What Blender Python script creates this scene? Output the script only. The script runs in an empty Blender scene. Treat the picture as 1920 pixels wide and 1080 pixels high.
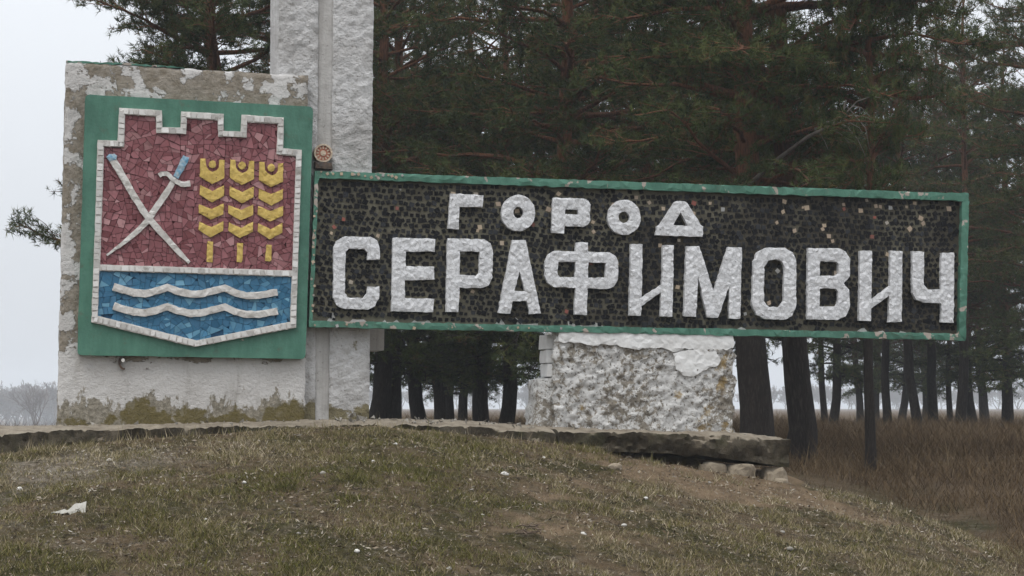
import bpy, math, random
import numpy as np
from mathutils import Matrix, Vector
from mathutils.geometry import delaunay_2d_cdt

random.seed(7)
RNG = np.random.default_rng(7)
SC = bpy.context.scene
COL = SC.collection

# ------------------------------------------------------------------ camera
FPX = 4200.0                      # focal length in pixels of the 1920 px wide photograph
HORIZON = 764.0
EYE = 1.6
PITCH = math.atan((HORIZON - 540.0) / FPX)
cam_data = bpy.data.cameras.new('camera')
cam = bpy.data.objects.new('camera', cam_data)
COL.objects.link(cam)
cam_data.sensor_width = 36.0
cam_data.lens = 36.0 * FPX / 1920.0
cam_data.clip_start = 0.1
cam_data.clip_end = 6000.0
cam.location = (0, 0, EYE)
cam.rotation_euler = (math.pi / 2 + PITCH, 0, 0)
SC.camera = cam

# ------------------------------------------------------------------ sky, sun, exposure
SUN_EL, SUN_AZ = math.radians(62), math.radians(-150)      # high behind the camera, to its left
world = bpy.data.worlds.new('World')
SC.world = world
world.use_nodes = True
wn, wl = world.node_tree.nodes, world.node_tree.links
wn.clear()
wout = wn.new('ShaderNodeOutputWorld')
sky = wn.new('ShaderNodeTexSky')
sky.sky_type = 'NISHITA'
sky.sun_disc = False
sky.sun_elevation = SUN_EL
sky.sun_rotation = SUN_AZ
sky.air_density = 1.0
sky.dust_density = 6.0
bg1 = wn.new('ShaderNodeBackground')
bg1.inputs[1].default_value = 0.05
hs = wn.new('ShaderNodeHueSaturation')
hs.inputs['Saturation'].default_value = 0.25
wl.new(sky.outputs[0], hs.inputs['Color'])
wl.new(hs.outputs[0], bg1.inputs[0])
# cloud deck: even overcast, brighter towards the zenith
tc = wn.new('ShaderNodeTexCoord')
sep = wn.new('ShaderNodeSeparateXYZ')
wl.new(tc.outputs['Generated'], sep.inputs[0])
mr = wn.new('ShaderNodeMapRange')
mr.inputs[1].default_value = 0.0
mr.inputs[2].default_value = 1.0
mr.inputs[3].default_value = 0.68
mr.inputs[4].default_value = 2.15
wl.new(sep.outputs['Z'], mr.inputs[0])
bg2 = wn.new('ShaderNodeBackground')
bg2.inputs[0].default_value = (0.905, 0.945, 1.0, 1)
wl.new(mr.outputs[0], bg2.inputs[1])
mixw = wn.new('ShaderNodeMixShader')
mixw.inputs[0].default_value = 0.86
wl.new(bg1.outputs[0], mixw.inputs[1])
wl.new(bg2.outputs[0], mixw.inputs[2])
wl.new(mixw.outputs[0], wout.inputs[0])

sun_data = bpy.data.lights.new('sun', 'SUN')
sun_data.energy = 1.2
sun_data.angle = math.radians(28)
sun_data.color = (1.0, 0.97, 0.93)
sun = bpy.data.objects.new('sun', sun_data)
COL.objects.link(sun)
# Nishita: rotation 0 = +Y, growing towards +X
sd = Vector((math.sin(SUN_AZ) * math.cos(SUN_EL), math.cos(SUN_AZ) * math.cos(SUN_EL), math.sin(SUN_EL)))
sun.rotation_euler = sd.to_track_quat('Z', 'Y').to_euler()

SC.view_settings.view_transform = 'Standard'
SC.view_settings.look = 'None'
SC.view_settings.exposure = 0.28
SC.view_settings.gamma = 1.0
SC.view_settings.use_curve_mapping = False
SC.render.engine = 'CYCLES'
SC.cycles.max_bounces = 6
SC.cycles.diffuse_bounces = 3
SC.cycles.glossy_bounces = 2
SC.cycles.transparent_max_bounces = 8
SC.cycles.volume_bounces = 0
SC.cycles.use_denoising = True

# ------------------------------------------------------------------ helpers: noise
_perm = RNG.random((256, 256))

def vnoise(x, y, seed=0):
    x = np.asarray(x, float) + seed * 17.31
    y = np.asarray(y, float) + seed * 5.77
    xi, yi = np.floor(x).astype(int), np.floor(y).astype(int)
    fx, fy = x - xi, y - yi
    fx, fy = fx * fx * (3 - 2 * fx), fy * fy * (3 - 2 * fy)
    a, b = _perm[xi & 255, yi & 255], _perm[(xi + 1) & 255, yi & 255]
    c, d = _perm[xi & 255, (yi + 1) & 255], _perm[(xi + 1) & 255, (yi + 1) & 255]
    return (a * (1 - fx) + b * fx) * (1 - fy) + (c * (1 - fx) + d * fx) * fy - 0.5

def fbm(x, y, oct=4, seed=0):
    s, a, t = 0.0, 1.0, 0.0
    x, y = np.asarray(x, float), np.asarray(y, float)
    for k in range(oct):
        s = s + a * vnoise(x, y, seed + k * 3)
        t += a
        a *= 0.5
        x, y = x * 2.03, y * 2.03
    return s / t * 2.0

def sstep(a, b, x):
    t = np.clip((np.asarray(x, float) - a) / (b - a), 0, 1)
    return t * t * (3 - 2 * t)

# ------------------------------------------------------------------ helpers: pixels, monument frame
def ray(px, py):
    x, z = (px - 960.0) / FPX, -(py - 540.0) / FPX
    c, s = math.cos(PITCH), math.sin(PITCH)
    return np.array([x, c - s * z, s + c * z])

YAW, ROLL = math.radians(11.92), math.radians(1.27)
_cy, _sy, _cr, _sr = math.cos(YAW), math.sin(YAW), math.cos(ROLL), math.sin(ROLL)
def _rz(v): return np.array([v[0] * _cy - v[1] * _sy, v[0] * _sy + v[1] * _cy, v[2]])
U = _rz(np.array([_cr, 0, -_sr]))
W = _rz(np.array([_sr, 0, _cr]))
NV = _rz(np.array([0, -1.0, 0]))
EYEV = np.array([0, 0, EYE])
_r0 = ray(1000, 540)
ORG = EYEV + _r0 / _r0[1] * 21.0
FM = Matrix(((U[0], -NV[0], W[0], ORG[0]), (U[1], -NV[1], W[1], ORG[1]), (U[2], -NV[2], W[2], ORG[2]), (0, 0, 0, 1)))

def pl(p, n=0.0):
    """pixel -> (u, w) on the monument plane pushed n metres towards the viewer"""
    r = ray(p[0], p[1])
    t = ((ORG + NV * n - EYEV) @ NV) / (r @ NV)
    q = EYEV + r * t - ORG
    return float(q @ U), float(q @ W)

def loc2world(u, n, w):
    return ORG + U * u + NV * n + W * w

# ------------------------------------------------------------------ helpers: objects
def mesh_from(name, verts, faces, mat=None, smooth=False):
    me = bpy.data.meshes.new(name)
    me.from_pydata([tuple(map(float, v)) for v in verts], [], [tuple(map(int, f)) for f in faces])
    if mat is not None:
        for m in (mat if isinstance(mat, (list, tuple)) else [mat]):
            me.materials.append(m)
    if smooth:
        me.polygons.foreach_set('use_smooth', [True] * len(me.polygons))
    me.update()
    return me

def mesh_tris(name, V, mat, attr=None):
    """V: (n,3,3) loose triangles"""
    n = len(V)
    me = bpy.data.meshes.new(name)
    me.vertices.add(n * 3)
    me.vertices.foreach_set('co', np.ascontiguousarray(V, dtype=np.float32).ravel())
    me.loops.add(n * 3)
    me.loops.foreach_set('vertex_index', np.arange(n * 3, dtype=np.int32))
    me.polygons.add(n)
    me.polygons.foreach_set('loop_start', np.arange(0, n * 3, 3, dtype=np.int32))
    me.materials.append(mat)
    me.update(calc_edges=True)
    if attr is not None:
        a = me.attributes.new('tint', 'FLOAT', 'FACE')
        a.data.foreach_set('value', np.asarray(attr, dtype=np.float32))
    return me

def obj(name, me, parent=None, loc=(0, 0, 0)):
    o = bpy.data.objects.new(name, me)
    COL.objects.link(o)
    o.location = loc
    if parent is not None:
        o.parent = parent
    return o

def tag(o, label, cat=None, group=None, kind=None):
    o['label'] = label
    if cat: o['category'] = cat
    if group: o['group'] = group
    if kind: o['kind'] = kind
    return o

def mono_root(name, label, cat, base):
    """an Empty at the base of a monument thing; its parts are built in monument coordinates"""
    e = bpy.data.objects.new(name, None)
    COL.objects.link(e)
    e.empty_display_size = 0.2
    e.matrix_world = FM @ Matrix.Translation(base)
    e['off'] = [-b for b in base]
    return tag(e, label, cat, kind='thing')

def mpart(name, me, root, parent=None):
    if parent is None:
        return obj(name, me, root, tuple(root['off']))
    return obj(name, me, parent)

# ------------------------------------------------------------------ helpers: materials
class NT:
    def __init__(self, name):
        self.m = bpy.data.materials.new(name)
        self.m.use_nodes = True
        self.t = self.m.node_tree
        self.b = self.t.nodes['Principled BSDF']
        self.b.inputs['Roughness'].default_value = 0.9
        self.b.inputs['Specular IOR Level'].default_value = 0.25
    def n(self, typ, **kw):
        nd = self.t.nodes.new(typ)
        for k, v in kw.items():
            setattr(nd, k, v)
        return nd
    def _set(self, sock, v):
        if hasattr(v, 'is_output'):
            self.t.links.new(v, sock)
        elif isinstance(v, (tuple, list)):
            sock.default_value = tuple(v) + ((1,) if len(v) == 3 and sock.type == 'RGBA' else ())
        else:
            sock.default_value = v
    def coord(self, kind='Object', scale=None):
        if kind == 'World':
            o = self.n('ShaderNodeNewGeometry').outputs['Position']
        else:
            o = self.n('ShaderNodeTexCoord').outputs[kind]
        if scale is not None:
            mp = self.n('ShaderNodeMapping')
            self._set(mp.inputs['Vector'], o)
            mp.inputs['Scale'].default_value = scale if isinstance(scale, tuple) else (scale,) * 3
            o = mp.outputs[0]
        return o
    def noise(self, vec, scale, detail=5, rough=0.55, dist=0.0):
        nd = self.n('ShaderNodeTexNoise')
        self._set(nd.inputs['Vector'], vec)
        nd.inputs['Scale'].default_value = scale
        nd.inputs['Detail'].default_value = detail
        nd.inputs['Roughness'].default_value = rough
        nd.inputs['Distortion'].default_value = dist
        return nd.outputs['Fac']
    def voro(self, vec, scale, feature='F1', out='Distance'):
        nd = self.n('ShaderNodeTexVoronoi', feature=feature)
        self._set(nd.inputs['Vector'], vec)
        nd.inputs['Scale'].default_value = scale
        return nd.outputs[out]
    def ramp(self, fac, a, b, lo=0.0, hi=1.0):
        nd = self.n('ShaderNodeMapRange', interpolation_type='SMOOTHSTEP')
        self._set(nd.inputs[0], fac)
        for i, v in zip((1, 2, 3, 4), (a, b, lo, hi)):
            nd.inputs[i].default_value = v
        return nd.outputs[0]
    def math(self, op, a, b=0.0, clamp=False):
        nd = self.n('ShaderNodeMath', operation=op, use_clamp=clamp)
        self._set(nd.inputs[0], a)
        self._set(nd.inputs[1], b)
        return nd.outputs[0]
    def mix(self, fac, a, b):
        nd = self.n('ShaderNodeMix', data_type='RGBA')
        self._set(nd.inputs[0], fac)
        self._set(nd.inputs[6], a)
        self._set(nd.inputs[7], b)
        return nd.outputs[2]
    def xyz(self, vec):
        nd = self.n('ShaderNodeSeparateXYZ')
        self._set(nd.inputs[0], vec)
        return nd.outputs
    def rand(self):
        a = self.n('ShaderNodeObjectInfo').outputs['Random']
        b = self.n('ShaderNodeNewGeometry').outputs['Random Per Island']
        return self.math('FRACT', self.math('ADD', self.math('MULTIPLY', a, 7.31), b))
    def attr(self, name):
        nd = self.n('ShaderNodeAttribute', attribute_name=name)
        return nd.outputs['Fac']
    def bump(self, h, strength=0.5, dist=0.01):
        nd = self.n('ShaderNodeBump')
        nd.inputs['Strength'].default_value = strength
        nd.inputs['Distance'].default_value = dist
        self._set(nd.inputs['Height'], h)
        self.t.links.new(nd.outputs[0], self.b.inputs['Normal'])
    def out(self, col, rough=None, spec=None):
        self._set(self.b.inputs['Base Color'], col)
        if rough is not None: self._set(self.b.inputs['Roughness'], rough)
        if spec is not None: self.b.inputs['Specular IOR Level'].default_value = spec
        return self.m

def lin(r, g, b, k=1.0):
    f = lambda c: ((c / 255 + 0.055) / 1.055) ** 2.4 if c > 10 else c / 255 / 12.92
    return (f(r) * k, f(g) * k, f(b) * k)

def mat_whitewash():
    N = NT('whitewashed_render')
    c = N.coord()
    z = N.xyz(c)[2]
    x = N.xyz(c)[0]
    base = N.mix(N.ramp(N.noise(c, 2.2, 6, 0.6), 0.35, 0.7), (0.56, 0.55, 0.54), (0.40, 0.385, 0.37))
    streak = N.noise(N.coord('Object', (9, 9, 0.7)), 1.0, 5, 0.6)
    base = N.mix(N.ramp(streak, 0.5, 0.75, 0, 0.45), base, (0.25, 0.235, 0.21))
    pit = N.noise(c, 38, 3, 0.6)
    base = N.mix(N.ramp(pit, 0.60, 0.72, 0, 0.6), base, (0.16, 0.14, 0.11))
    # olive lichen climbing from the foot
    foot = N.ramp(z, -1.34, -0.96, 1.0, 0.0)
    lich = N.math('ADD', N.math('MULTIPLY', foot, 0.36), N.noise(c, 3.4, 8, 0.66))
    base = N.mix(N.ramp(lich, 0.66, 0.72, 0, 0.9), base, N.mix(N.noise(c, 14, 4), (0.085, 0.066, 0.018), (0.20, 0.165, 0.075)))
    N.bump(N.math('ADD', N.noise(c, 30, 5, 0.7), N.math('MULTIPLY', N.noise(c, 16, 3), 1.0)), 1.0, 0.032)
    return N.out(base)

def mat_groove():
    N = NT('smooth_grey_cement')
    c = N.coord()
    streak = N.noise(N.coord('Object', (14, 14, 0.6)), 1.0, 4)
    col = N.mix(N.ramp(streak, 0.3, 0.75), (0.45, 0.435, 0.415), (0.33, 0.315, 0.295))
    col = N.mix(N.ramp(N.noise(c, 4, 6, 0.65), 0.5, 0.7, 0, 0.5), col, (0.27, 0.255, 0.23))
    col = N.mix(N.ramp(N.noise(c, 30, 3), 0.62, 0.72, 0, 0.5), col, (0.12, 0.11, 0.10))
    N.bump(N.noise(c, 38, 5, 0.65), 0.6, 0.012)
    return N.out(col)

def mat_wall():
    """flaking whitewash over beige-grey render"""
    N = NT('flaking_plaster')
    c = N.coord()
    X, Y, Z = N.xyz(c)[0], N.xyz(c)[1], N.xyz(c)[2]
    paint = N.mix(N.noise(c, 3, 5), (0.60, 0.585, 0.565), (0.43, 0.405, 0.38))
    bare = N.mix(N.ramp(N.noise(c, 16, 6, 0.65), 0.3, 0.7), (0.30, 0.265, 0.22), (0.185, 0.155, 0.115))
    n = N.noise(c, 4.2, 10, 0.66, 0.15)
    # share of paint left: most under the panel, flakes on the top band, patches on the left edge strip
    low = N.ramp(Z, -0.85, -0.68, 0.24, 0.0)
    top = N.ramp(Z, 1.60, 1.80, 0.0, 0.05)
    edge = N.ramp(X, -4.30, -4.18, 0.06, 0.0)
    left = N.math('ADD', N.math('ADD', low, top), edge)
    k = N.ramp(N.math('ADD', n, left), 0.555, 0.575)
    k = N.math('MULTIPLY', k, N.ramp(N.noise(c, 34, 5, 0.7), 0.26, 0.34))
    col = N.mix(k, bare, paint)
    # grey water runs
    run = N.noise(N.coord('Object', (5.0, 5.0, 0.8)), 1.0, 6, 0.65)
    col = N.mix(N.ramp(run, 0.52, 0.74, 0, 0.55), col, (0.21, 0.19, 0.16))
    # damp, lichen and lost render along the foot, ragged upper edge
    foot = N.ramp(Z, -1.36, -0.90, 1.0, 0.0)
    rag = N.noise(N.coord('Object', (1.0, 1.0, 0.55)), 5.0, 9, 0.68)
    damp = N.math('ADD', N.math('MULTIPLY', foot, 0.34), rag)
    col = N.mix(N.ramp(damp, 0.66, 0.70, 0, 0.85), col, N.mix(N.ramp(N.noise(c, 22, 6, 0.7), 0.35, 0.65), (0.085, 0.070, 0.034), (0.27, 0.235, 0.175)))
    yel = N.math('ADD', N.math('MULTIPLY', N.ramp(X, -3.6, -2.5), 0.12), N.math('ADD', N.math('MULTIPLY', foot, 0.30), N.noise(c, 2.6, 8, 0.6)))
    col = N.mix(N.ramp(yel, 0.80, 0.84, 0, 0.85), col, N.mix(N.noise(c, 20, 4), (0.13, 0.098, 0.022), (0.085, 0.068, 0.022)))
    h = N.math('ADD', N.math('MULTIPLY', k, 0.6), N.noise(c, 34, 5, 0.7))
    N.bump(h, 1.0, 0.022)
    return N.out(col)

def mat_block():
    N = NT('rough_white_stucco')
    c = N.coord()
    Z = N.xyz(c)[2]
    v = N.noise(c, 20, 7, 0.72, 0.3)
    big = N.noise(c, 2.4, 3)
    k = N.ramp(N.math('ADD', v, N.math('MULTIPLY', N.math('SUBTRACT', big, 0.5), 0.6)), 0.42, 0.50)
    col = N.mix(k, N.mix(N.noise(c, 20, 3), (0.20, 0.17, 0.13), (0.30, 0.275, 0.235)), N.mix(N.noise(c, 8, 3), (0.66, 0.65, 0.63), (0.5, 0.485, 0.46)))
    pits = N.noise(c, 36, 4, 0.6)
    col = N.mix(N.ramp(pits, 0.58, 0.66, 0, 0.9), col, (0.06, 0.05, 0.038))
    och = N.math('ADD', N.noise(c, 3.6, 7, 0.62), N.ramp(N.xyz(c)[0], 1.25, 1.75, 0.0, 0.09))
    col = N.mix(N.ramp(och, 0.63, 0.70, 0, 0.75), col, (0.26, 0.17, 0.045))
    N.bump(N.math('ADD', v, N.math('MULTIPLY', pits, -0.6)), 1.0, 0.035)
    return N.out(col)

def mat_green(name, chips):
    N = NT(name)
    c = N.coord()
    streak = N.noise(N.coord('Object', (7, 7, 1.6)), 1.0, 7, 0.68)
    col = N.mix(N.ramp(streak, 0.3, 0.72), (0.074, 0.188, 0.134), (0.044, 0.130, 0.090))
    col = N.mix(N.ramp(N.noise(c, 2.3, 5), 0.55, 0.75, 0, 0.5), col, (0.085, 0.225, 0.15))
    dirt = N.noise(c, 6.5, 6, 0.65)
    col = N.mix(N.ramp(N.noise(c, 1.7, 7, 0.7), 0.46, 0.66, 0, 0.55), col, (0.026, 0.082, 0.056))
    col = N.mix(N.ramp(dirt, 0.55, 0.70, 0, 0.6), col, (0.095, 0.090, 0.068))
    n = N.noise(c, 7.0 if chips > 0.05 else 4.5, 5, 0.5, 0.3)
    col = N.mix(N.ramp(n, 0.70 - chips, 0.715 - chips, 0, 0.9), col, (0.34, 0.28, 0.24))
    N.bump(N.noise(c, 40, 4), 0.35, 0.008)
    return N.out(col, N.ramp(dirt, 0.4, 0.7, 0.55, 0.85), 0.35)

def mat_tile(name, a, b, c2=None, rough=0.5, dirt=(0.12, 0.10, 0.08), dk=0.5, spec=0.35):
    N = NT(name)
    c = N.coord('World')
    r = N.rand()
    col = N.mix(r, a, b)
    if c2 is not None:
        col = N.mix(N.ramp(N.math('FRACT', N.math('MULTIPLY', r, 13.7)), 0.72, 0.95), col, c2)
    col = N.mix(N.ramp(N.noise(c, 18, 5, 0.65), 0.48, 0.75, 0, dk), col, dirt)
    N.bump(N.noise(c, 70, 3), 0.25, 0.004)
    return N.out(col, rough, spec)

def mat_plain(name, a, b, scale=12, rough=0.9, bumps=(40, 0.4, 0.008), dark=None, dth=0.6):
    N = NT(name)
    c = N.coord()
    col = N.mix(N.ramp(N.noise(c, scale, 6, 0.62), 0.3, 0.72), a, b)
    if dark is not None:
        col = N.mix(N.ramp(N.noise(c, scale * 2.3, 5, 0.6), dth, dth + 0.1, 0, 0.85), col, dark)
    if bumps:
        N.bump(N.noise(c, bumps[0], 5, 0.65), bumps[1], bumps[2])
    return N.out(col, rough)

def mat_letter():
    N = NT('white_painted_chips')
    c = N.coord()
    r = N.rand()
    v = N.voro(c, 26, 'F1', 'Distance')
    vc = N.voro(c, 26, 'F1', 'Color')
    f = N.xyz(vc)[0]
    col = N.mix(f, (0.62, 0.62, 0.625), (0.50, 0.50, 0.505))
    e = N.voro(c, 26, 'DISTANCE_TO_EDGE')
    col = N.mix(N.ramp(e, 0.0, 0.07, 0.55, 0.0), col, (0.22, 0.215, 0.21))
    col = N.mix(N.ramp(N.noise(c, 9, 6, 0.7), 0.56, 0.72, 0, 0.55), col, (0.30, 0.28, 0.25))
    col = N.mix(N.ramp(N.noise(c, 26, 4, 0.6), 0.66, 0.72, 0, 0.8), col, (0.09, 0.08, 0.065))
    N.bump(N.math('ADD', N.math('MULTIPLY', f, 0.8), N.math('MULTIPLY', v, 0.5)), 0.55, 0.012)
    return N.out(col, 0.7)

def mat_mortar():
    N = NT('grey_mortar')
    c = N.coord()
    X = N.xyz(c)[0]
    col = N.mix(N.ramp(N.noise(c, 9, 6), 0.3, 0.7), (0.125, 0.116, 0.084), (0.080, 0.072, 0.052))
    soot = N.math('ADD', N.noise(c, 1.5, 6, 0.6), N.ramp(X, -2.0, 2.5, -0.14, 0.08))
    col = N.mix(N.ramp(soot, 0.42, 0.66, 0, 0.75), col, (0.030, 0.025, 0.019))
    N.bump(N.noise(c, 60, 4), 0.5, 0.008)
    return N.out(col, 0.95)

def mat_concrete(name, dark=0.5):
    N = NT(name)
    c = N.coord('World')
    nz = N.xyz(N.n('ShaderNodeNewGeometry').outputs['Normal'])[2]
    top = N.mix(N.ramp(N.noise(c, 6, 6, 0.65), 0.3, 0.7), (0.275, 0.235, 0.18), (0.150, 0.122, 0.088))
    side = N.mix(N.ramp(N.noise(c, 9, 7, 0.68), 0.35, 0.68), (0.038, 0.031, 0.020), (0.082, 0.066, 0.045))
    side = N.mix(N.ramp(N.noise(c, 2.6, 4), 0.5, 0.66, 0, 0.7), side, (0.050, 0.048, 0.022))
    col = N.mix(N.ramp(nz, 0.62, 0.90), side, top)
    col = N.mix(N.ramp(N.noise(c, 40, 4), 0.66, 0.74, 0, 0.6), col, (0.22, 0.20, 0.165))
    N.bump(N.math('ADD', N.noise(c, 26, 6, 0.7), N.noise(c, 8, 3)), 0.9, 0.03)
    return N.out(col, 0.95)

def mat_bark():
    N = NT('pine_bark')
    c = N.coord()
    z = N.xyz(c)[2]
    pl_ = N.coord('Object', (16, 16, 3.6))
    v = N.math('ADD', N.noise(pl_, 1.6, 6, 0.7), N.math('MULTIPLY', N.voro(pl_, 2.2, 'DISTANCE_TO_EDGE'), 0.5))
    low = N.mix(N.ramp(v, 0.45, 0.85), (0.016, 0.013, 0.011), (0.040, 0.032, 0.027))
    up = N.mix(N.ramp(N.noise(pl_, 2.5, 5), 0.35, 0.7), (0.160, 0.072, 0.038), (0.070, 0.036, 0.022))
    col = N.mix(N.ramp(N.math('ADD', z, N.math('MULTIPLY', N.noise(c, 1.3, 3), 2.0)), 3.0, 5.2), low, up)
    N.bump(v, 0.9, 0.03)
    return N.out(col, 0.95, 0.15)

def mat_leafy(name, cols, rough=0.7, trans=0.0):
    N = NT(name)
    t = N.attr('tint')
    nd = N.n('ShaderNodeValToRGB')
    N._set(nd.inputs[0], t)
    el = nd.color_ramp.elements
    el[0].position, el[0].color = 0.0, tuple(cols[0]) + (1,)
    el[1].position, el[1].color = 1.0, tuple(cols[-1]) + (1,)
    for i, cc in enumerate(cols[1:-1]):
        e = el.new((i + 1) / (len(cols) - 1))
        e.color = tuple(cc) + (1,)
    return N.out(nd.outputs[0], rough, 0.15)

def mat_ground():
    N = NT('soil_and_turf')
    c = N.coord('World')
    zone, soil, grey = N.attr('zone'), N.attr('soil'), N.attr('pebbly')
    turf = N.mix(N.ramp(N.noise(c, 1.3, 6, 0.65), 0.40, 0.60), (0.052, 0.046, 0.015), (0.120, 0.085, 0.050))
    turf = N.mix(N.ramp(N.noise(c, 7, 6, 0.7), 0.48, 0.68, 0, 0.75), turf, (0.165, 0.135, 0.095))
    turf = N.mix(N.ramp(N.noise(c, 13, 6, 0.75), 0.50, 0.62, 0, 0.85), turf, (0.034, 0.026, 0.016))
    turf = N.mix(N.ramp(N.noise(c, 31, 4, 0.7), 0.60, 0.70, 0, 0.7), turf, (0.27, 0.235, 0.18))
    bare = N.mix(N.ramp(N.noise(c, 5, 6, 0.65), 0.35, 0.7), (0.225, 0.160, 0.100), (0.135, 0.095, 0.060))
    ks = N.ramp(N.math('ADD', soil, N.math('SUBTRACT', N.noise(c, 2.2, 6, 0.65), 0.5)), 0.30, 0.55)
    col = N.mix(ks, turf, bare)
    peb = N.mix(N.ramp(N.noise(c, 16, 5, 0.7), 0.4, 0.62), (0.115, 0.092, 0.066), (0.28, 0.24, 0.19))
    kp = N.ramp(N.math('ADD', grey, N.math('SUBTRACT', N.noise(c, 2.7, 5, 0.65), 0.5)), 0.25, 0.55, 0, 0.85)
    col = N.mix(kp, col, peb)
    dry = N.mix(N.ramp(N.noise(c, 0.9, 6, 0.65), 0.35, 0.68), (0.070, 0.046, 0.026), (0.120, 0.085, 0.052))
    col = N.mix(zone, col, dry)
    N.bump(N.math('ADD', N.noise(c, 22, 6, 0.72), N.math('MULTIPLY', N.noise(c, 9, 5, 0.7), 1.5)), 1.0, 0.07)
    return N.out(col, 1.0, 0.1)

M = dict(
    white=mat_whitewash(), groove=mat_groove(), wall=mat_wall(), block=mat_block(),
    green=mat_green('green_panel_paint', 0.0), green2=mat_green('green_frame_paint', 0.095),
    red=mat_tile('red_tile', (0.240, 0.085, 0.092), (0.165, 0.052, 0.058), (0.34, 0.175, 0.175), dirt=(0.095, 0.034, 0.034)),
    redbed=mat_plain('red_painted_mortar', (0.090, 0.022, 0.026), (0.045, 0.014, 0.016), 20),
    blue=mat_tile('blue_tile', (0.045, 0.170, 0.285), (0.028, 0.115, 0.205), (0.120, 0.28, 0.39), dirt=(0.014, 0.06, 0.12), dk=0.35),
    bluebed=mat_plain('blue_painted_mortar', (0.014, 0.065, 0.13), (0.010, 0.035, 0.070), 20),
    yellow=mat_plain('yellow_painted_chips', (0.56, 0.405, 0.115), (0.42, 0.29, 0.075), 18, 0.7, (24, 0.6, 0.012), (0.10, 0.06, 0.02), 0.64),
    relief=mat_plain('white_painted_relief', (0.58, 0.56, 0.53), (0.43, 0.405, 0.37), 14, 0.75, (30, 0.6, 0.012), (0.13, 0.10, 0.07), 0.66),
    chip=mat_tile('white_tile', (0.62, 0.605, 0.58), (0.46, 0.44, 0.41), None, 0.6, (0.16, 0.13, 0.10), 0.65),
    hilt=mat_plain('blue_hilt_paint', (0.11, 0.27, 0.40), (0.36, 0.42, 0.44), 30, 0.7),
    letter=mat_letter(), mortar=mat_mortar(),
    black=mat_tile('black_tile', (0.004, 0.0045, 0.006), (0.011, 0.011, 0.012), (0.028, 0.030, 0.034), 0.55, (0.022, 0.018, 0.013), 0.5, 0.12),
    cream=mat_tile('cream_tile', (0.42, 0.33, 0.23), (0.30, 0.23, 0.17), (0.30, 0.30, 0.29), 0.6),
    rust=mat_tile('brick_red_tile', (0.25, 0.075, 0.055), (0.17, 0.06, 0.045), None, 0.6),
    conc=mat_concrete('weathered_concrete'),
    patch=mat_plain('white_cement_patch', (0.66, 0.655, 0.64), (0.55, 0.54, 0.52), 5, 0.8, (14, 0.5, 0.02), (0.24, 0.21, 0.17), 0.70),
    stone=mat_plain('sandy_stone', (0.27, 0.225, 0.165), (0.175, 0.14, 0.10), 8, 0.95, (20, 0.7, 0.02), (0.08, 0.06, 0.04), 0.64),
    pebble=mat_plain('pale_pebble', (0.55, 0.53, 0.49), (0.36, 0.34, 0.30), 14, 0.9, (30, 0.4, 0.006)),
    dull=mat_plain('grey_pebble', (0.26, 0.24, 0.21), (0.16, 0.145, 0.12), 14, 0.9, (30, 0.4, 0.006)),
    paper=mat_plain('dirty_paper', (0.36, 0.345, 0.31), (0.25, 0.235, 0.20), 9, 0.9, (20, 0.3, 0.004)),
    steel=mat_plain('dark_rusty_steel', (0.05, 0.04, 0.035), (0.10, 0.065, 0.045), 20, 0.7),
    brass=mat_plain('copper_enamel', (0.42, 0.17, 0.11), (0.27, 0.10, 0.065), 25, 0.5),
    ivory=mat_plain('ivory_enamel', (0.52, 0.42, 0.32), (0.36, 0.28, 0.20), 25, 0.6),
    bark=mat_bark(), ground=mat_ground(),
    needle=mat_leafy('pine_needles', [(0.018, 0.028, 0.009), (0.036, 0.052, 0.015), (0.058, 0.076, 0.020), (0.088, 0.092, 0.026), (0.115, 0.070, 0.030)]),
    turf=mat_leafy('short_turf', [(0.058, 0.060, 0.012), (0.108, 0.104, 0.024), (0.150, 0.122, 0.052), (0.225, 0.178, 0.105), (0.40, 0.34, 0.235)], 0.9),
    dry=mat_leafy('dry_grass', [(0.044, 0.027, 0.014), (0.082, 0.053, 0.027), (0.125, 0.087, 0.047), (0.205, 0.155, 0.095)], 0.9),
    litter=mat_leafy('leaf_litter', [(0.030, 0.021, 0.014), (0.085, 0.058, 0.036), (0.165, 0.125, 0.085), (0.30, 0.265, 0.215), (0.40, 0.37, 0.33)], 0.9),
    twig=mat_plain('grey_brown_twig', (0.085, 0.062, 0.046), (0.14, 0.10, 0.072), 12, 0.95, None),
    dead=mat_plain('bleached_dead_twig', (0.17, 0.15, 0.13), (0.10, 0.085, 0.07), 12, 0.95, None),
)

# ------------------------------------------------------------------ terrain
SLABTOP = [(-260, 838, 1.45), (0, 812, 1.10), (100, 806, 0.92), (200, 803, 0.80), (330, 800, 0.70), (560, 797, 0.60), (700, 795, 0.55),
           (870, 799, 0.50), (1050, 809, 0.46), (1250, 811, 0.43), (1380, 816, 0.40), (1484, 825, 0.38)]
def _slabpt(p):
    u, w = pl((p[0], p[1]), p[2])
    return loc2world(u, p[2], w)
_sp = np.array([_slabpt(p) for p in SLABTOP])
def y_front(x):
    return np.interp(x, np.r_[-40, _sp[:, 0], 12.0], np.r_[_sp[0, 1] - 3.0, _sp[:, 1], _sp[-1, 1] + 2.0])
_gl = [(-260, 880), (0, 851), (100, 838), (300, 819), (560, 803), (700, 798), (870, 813), (1050, 832), (1130, 846), (1200, 858), (1340, 879), (1484, 902)]
_gx, _gz = [], []
for _p in _gl:
    _r = ray(*_p)
    _t = 20.0
    for _ in range(6):
        _t = float(y_front(_r[0] * _t)) / _r[1]
    _gx.append(_r[0] * _t)
    _gz.append(EYE + _r[2] * _t)
_gx = np.r_[-40, -12, _gx, 3.5, 4.2, 4.6, 5.6, 8.0]
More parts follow.
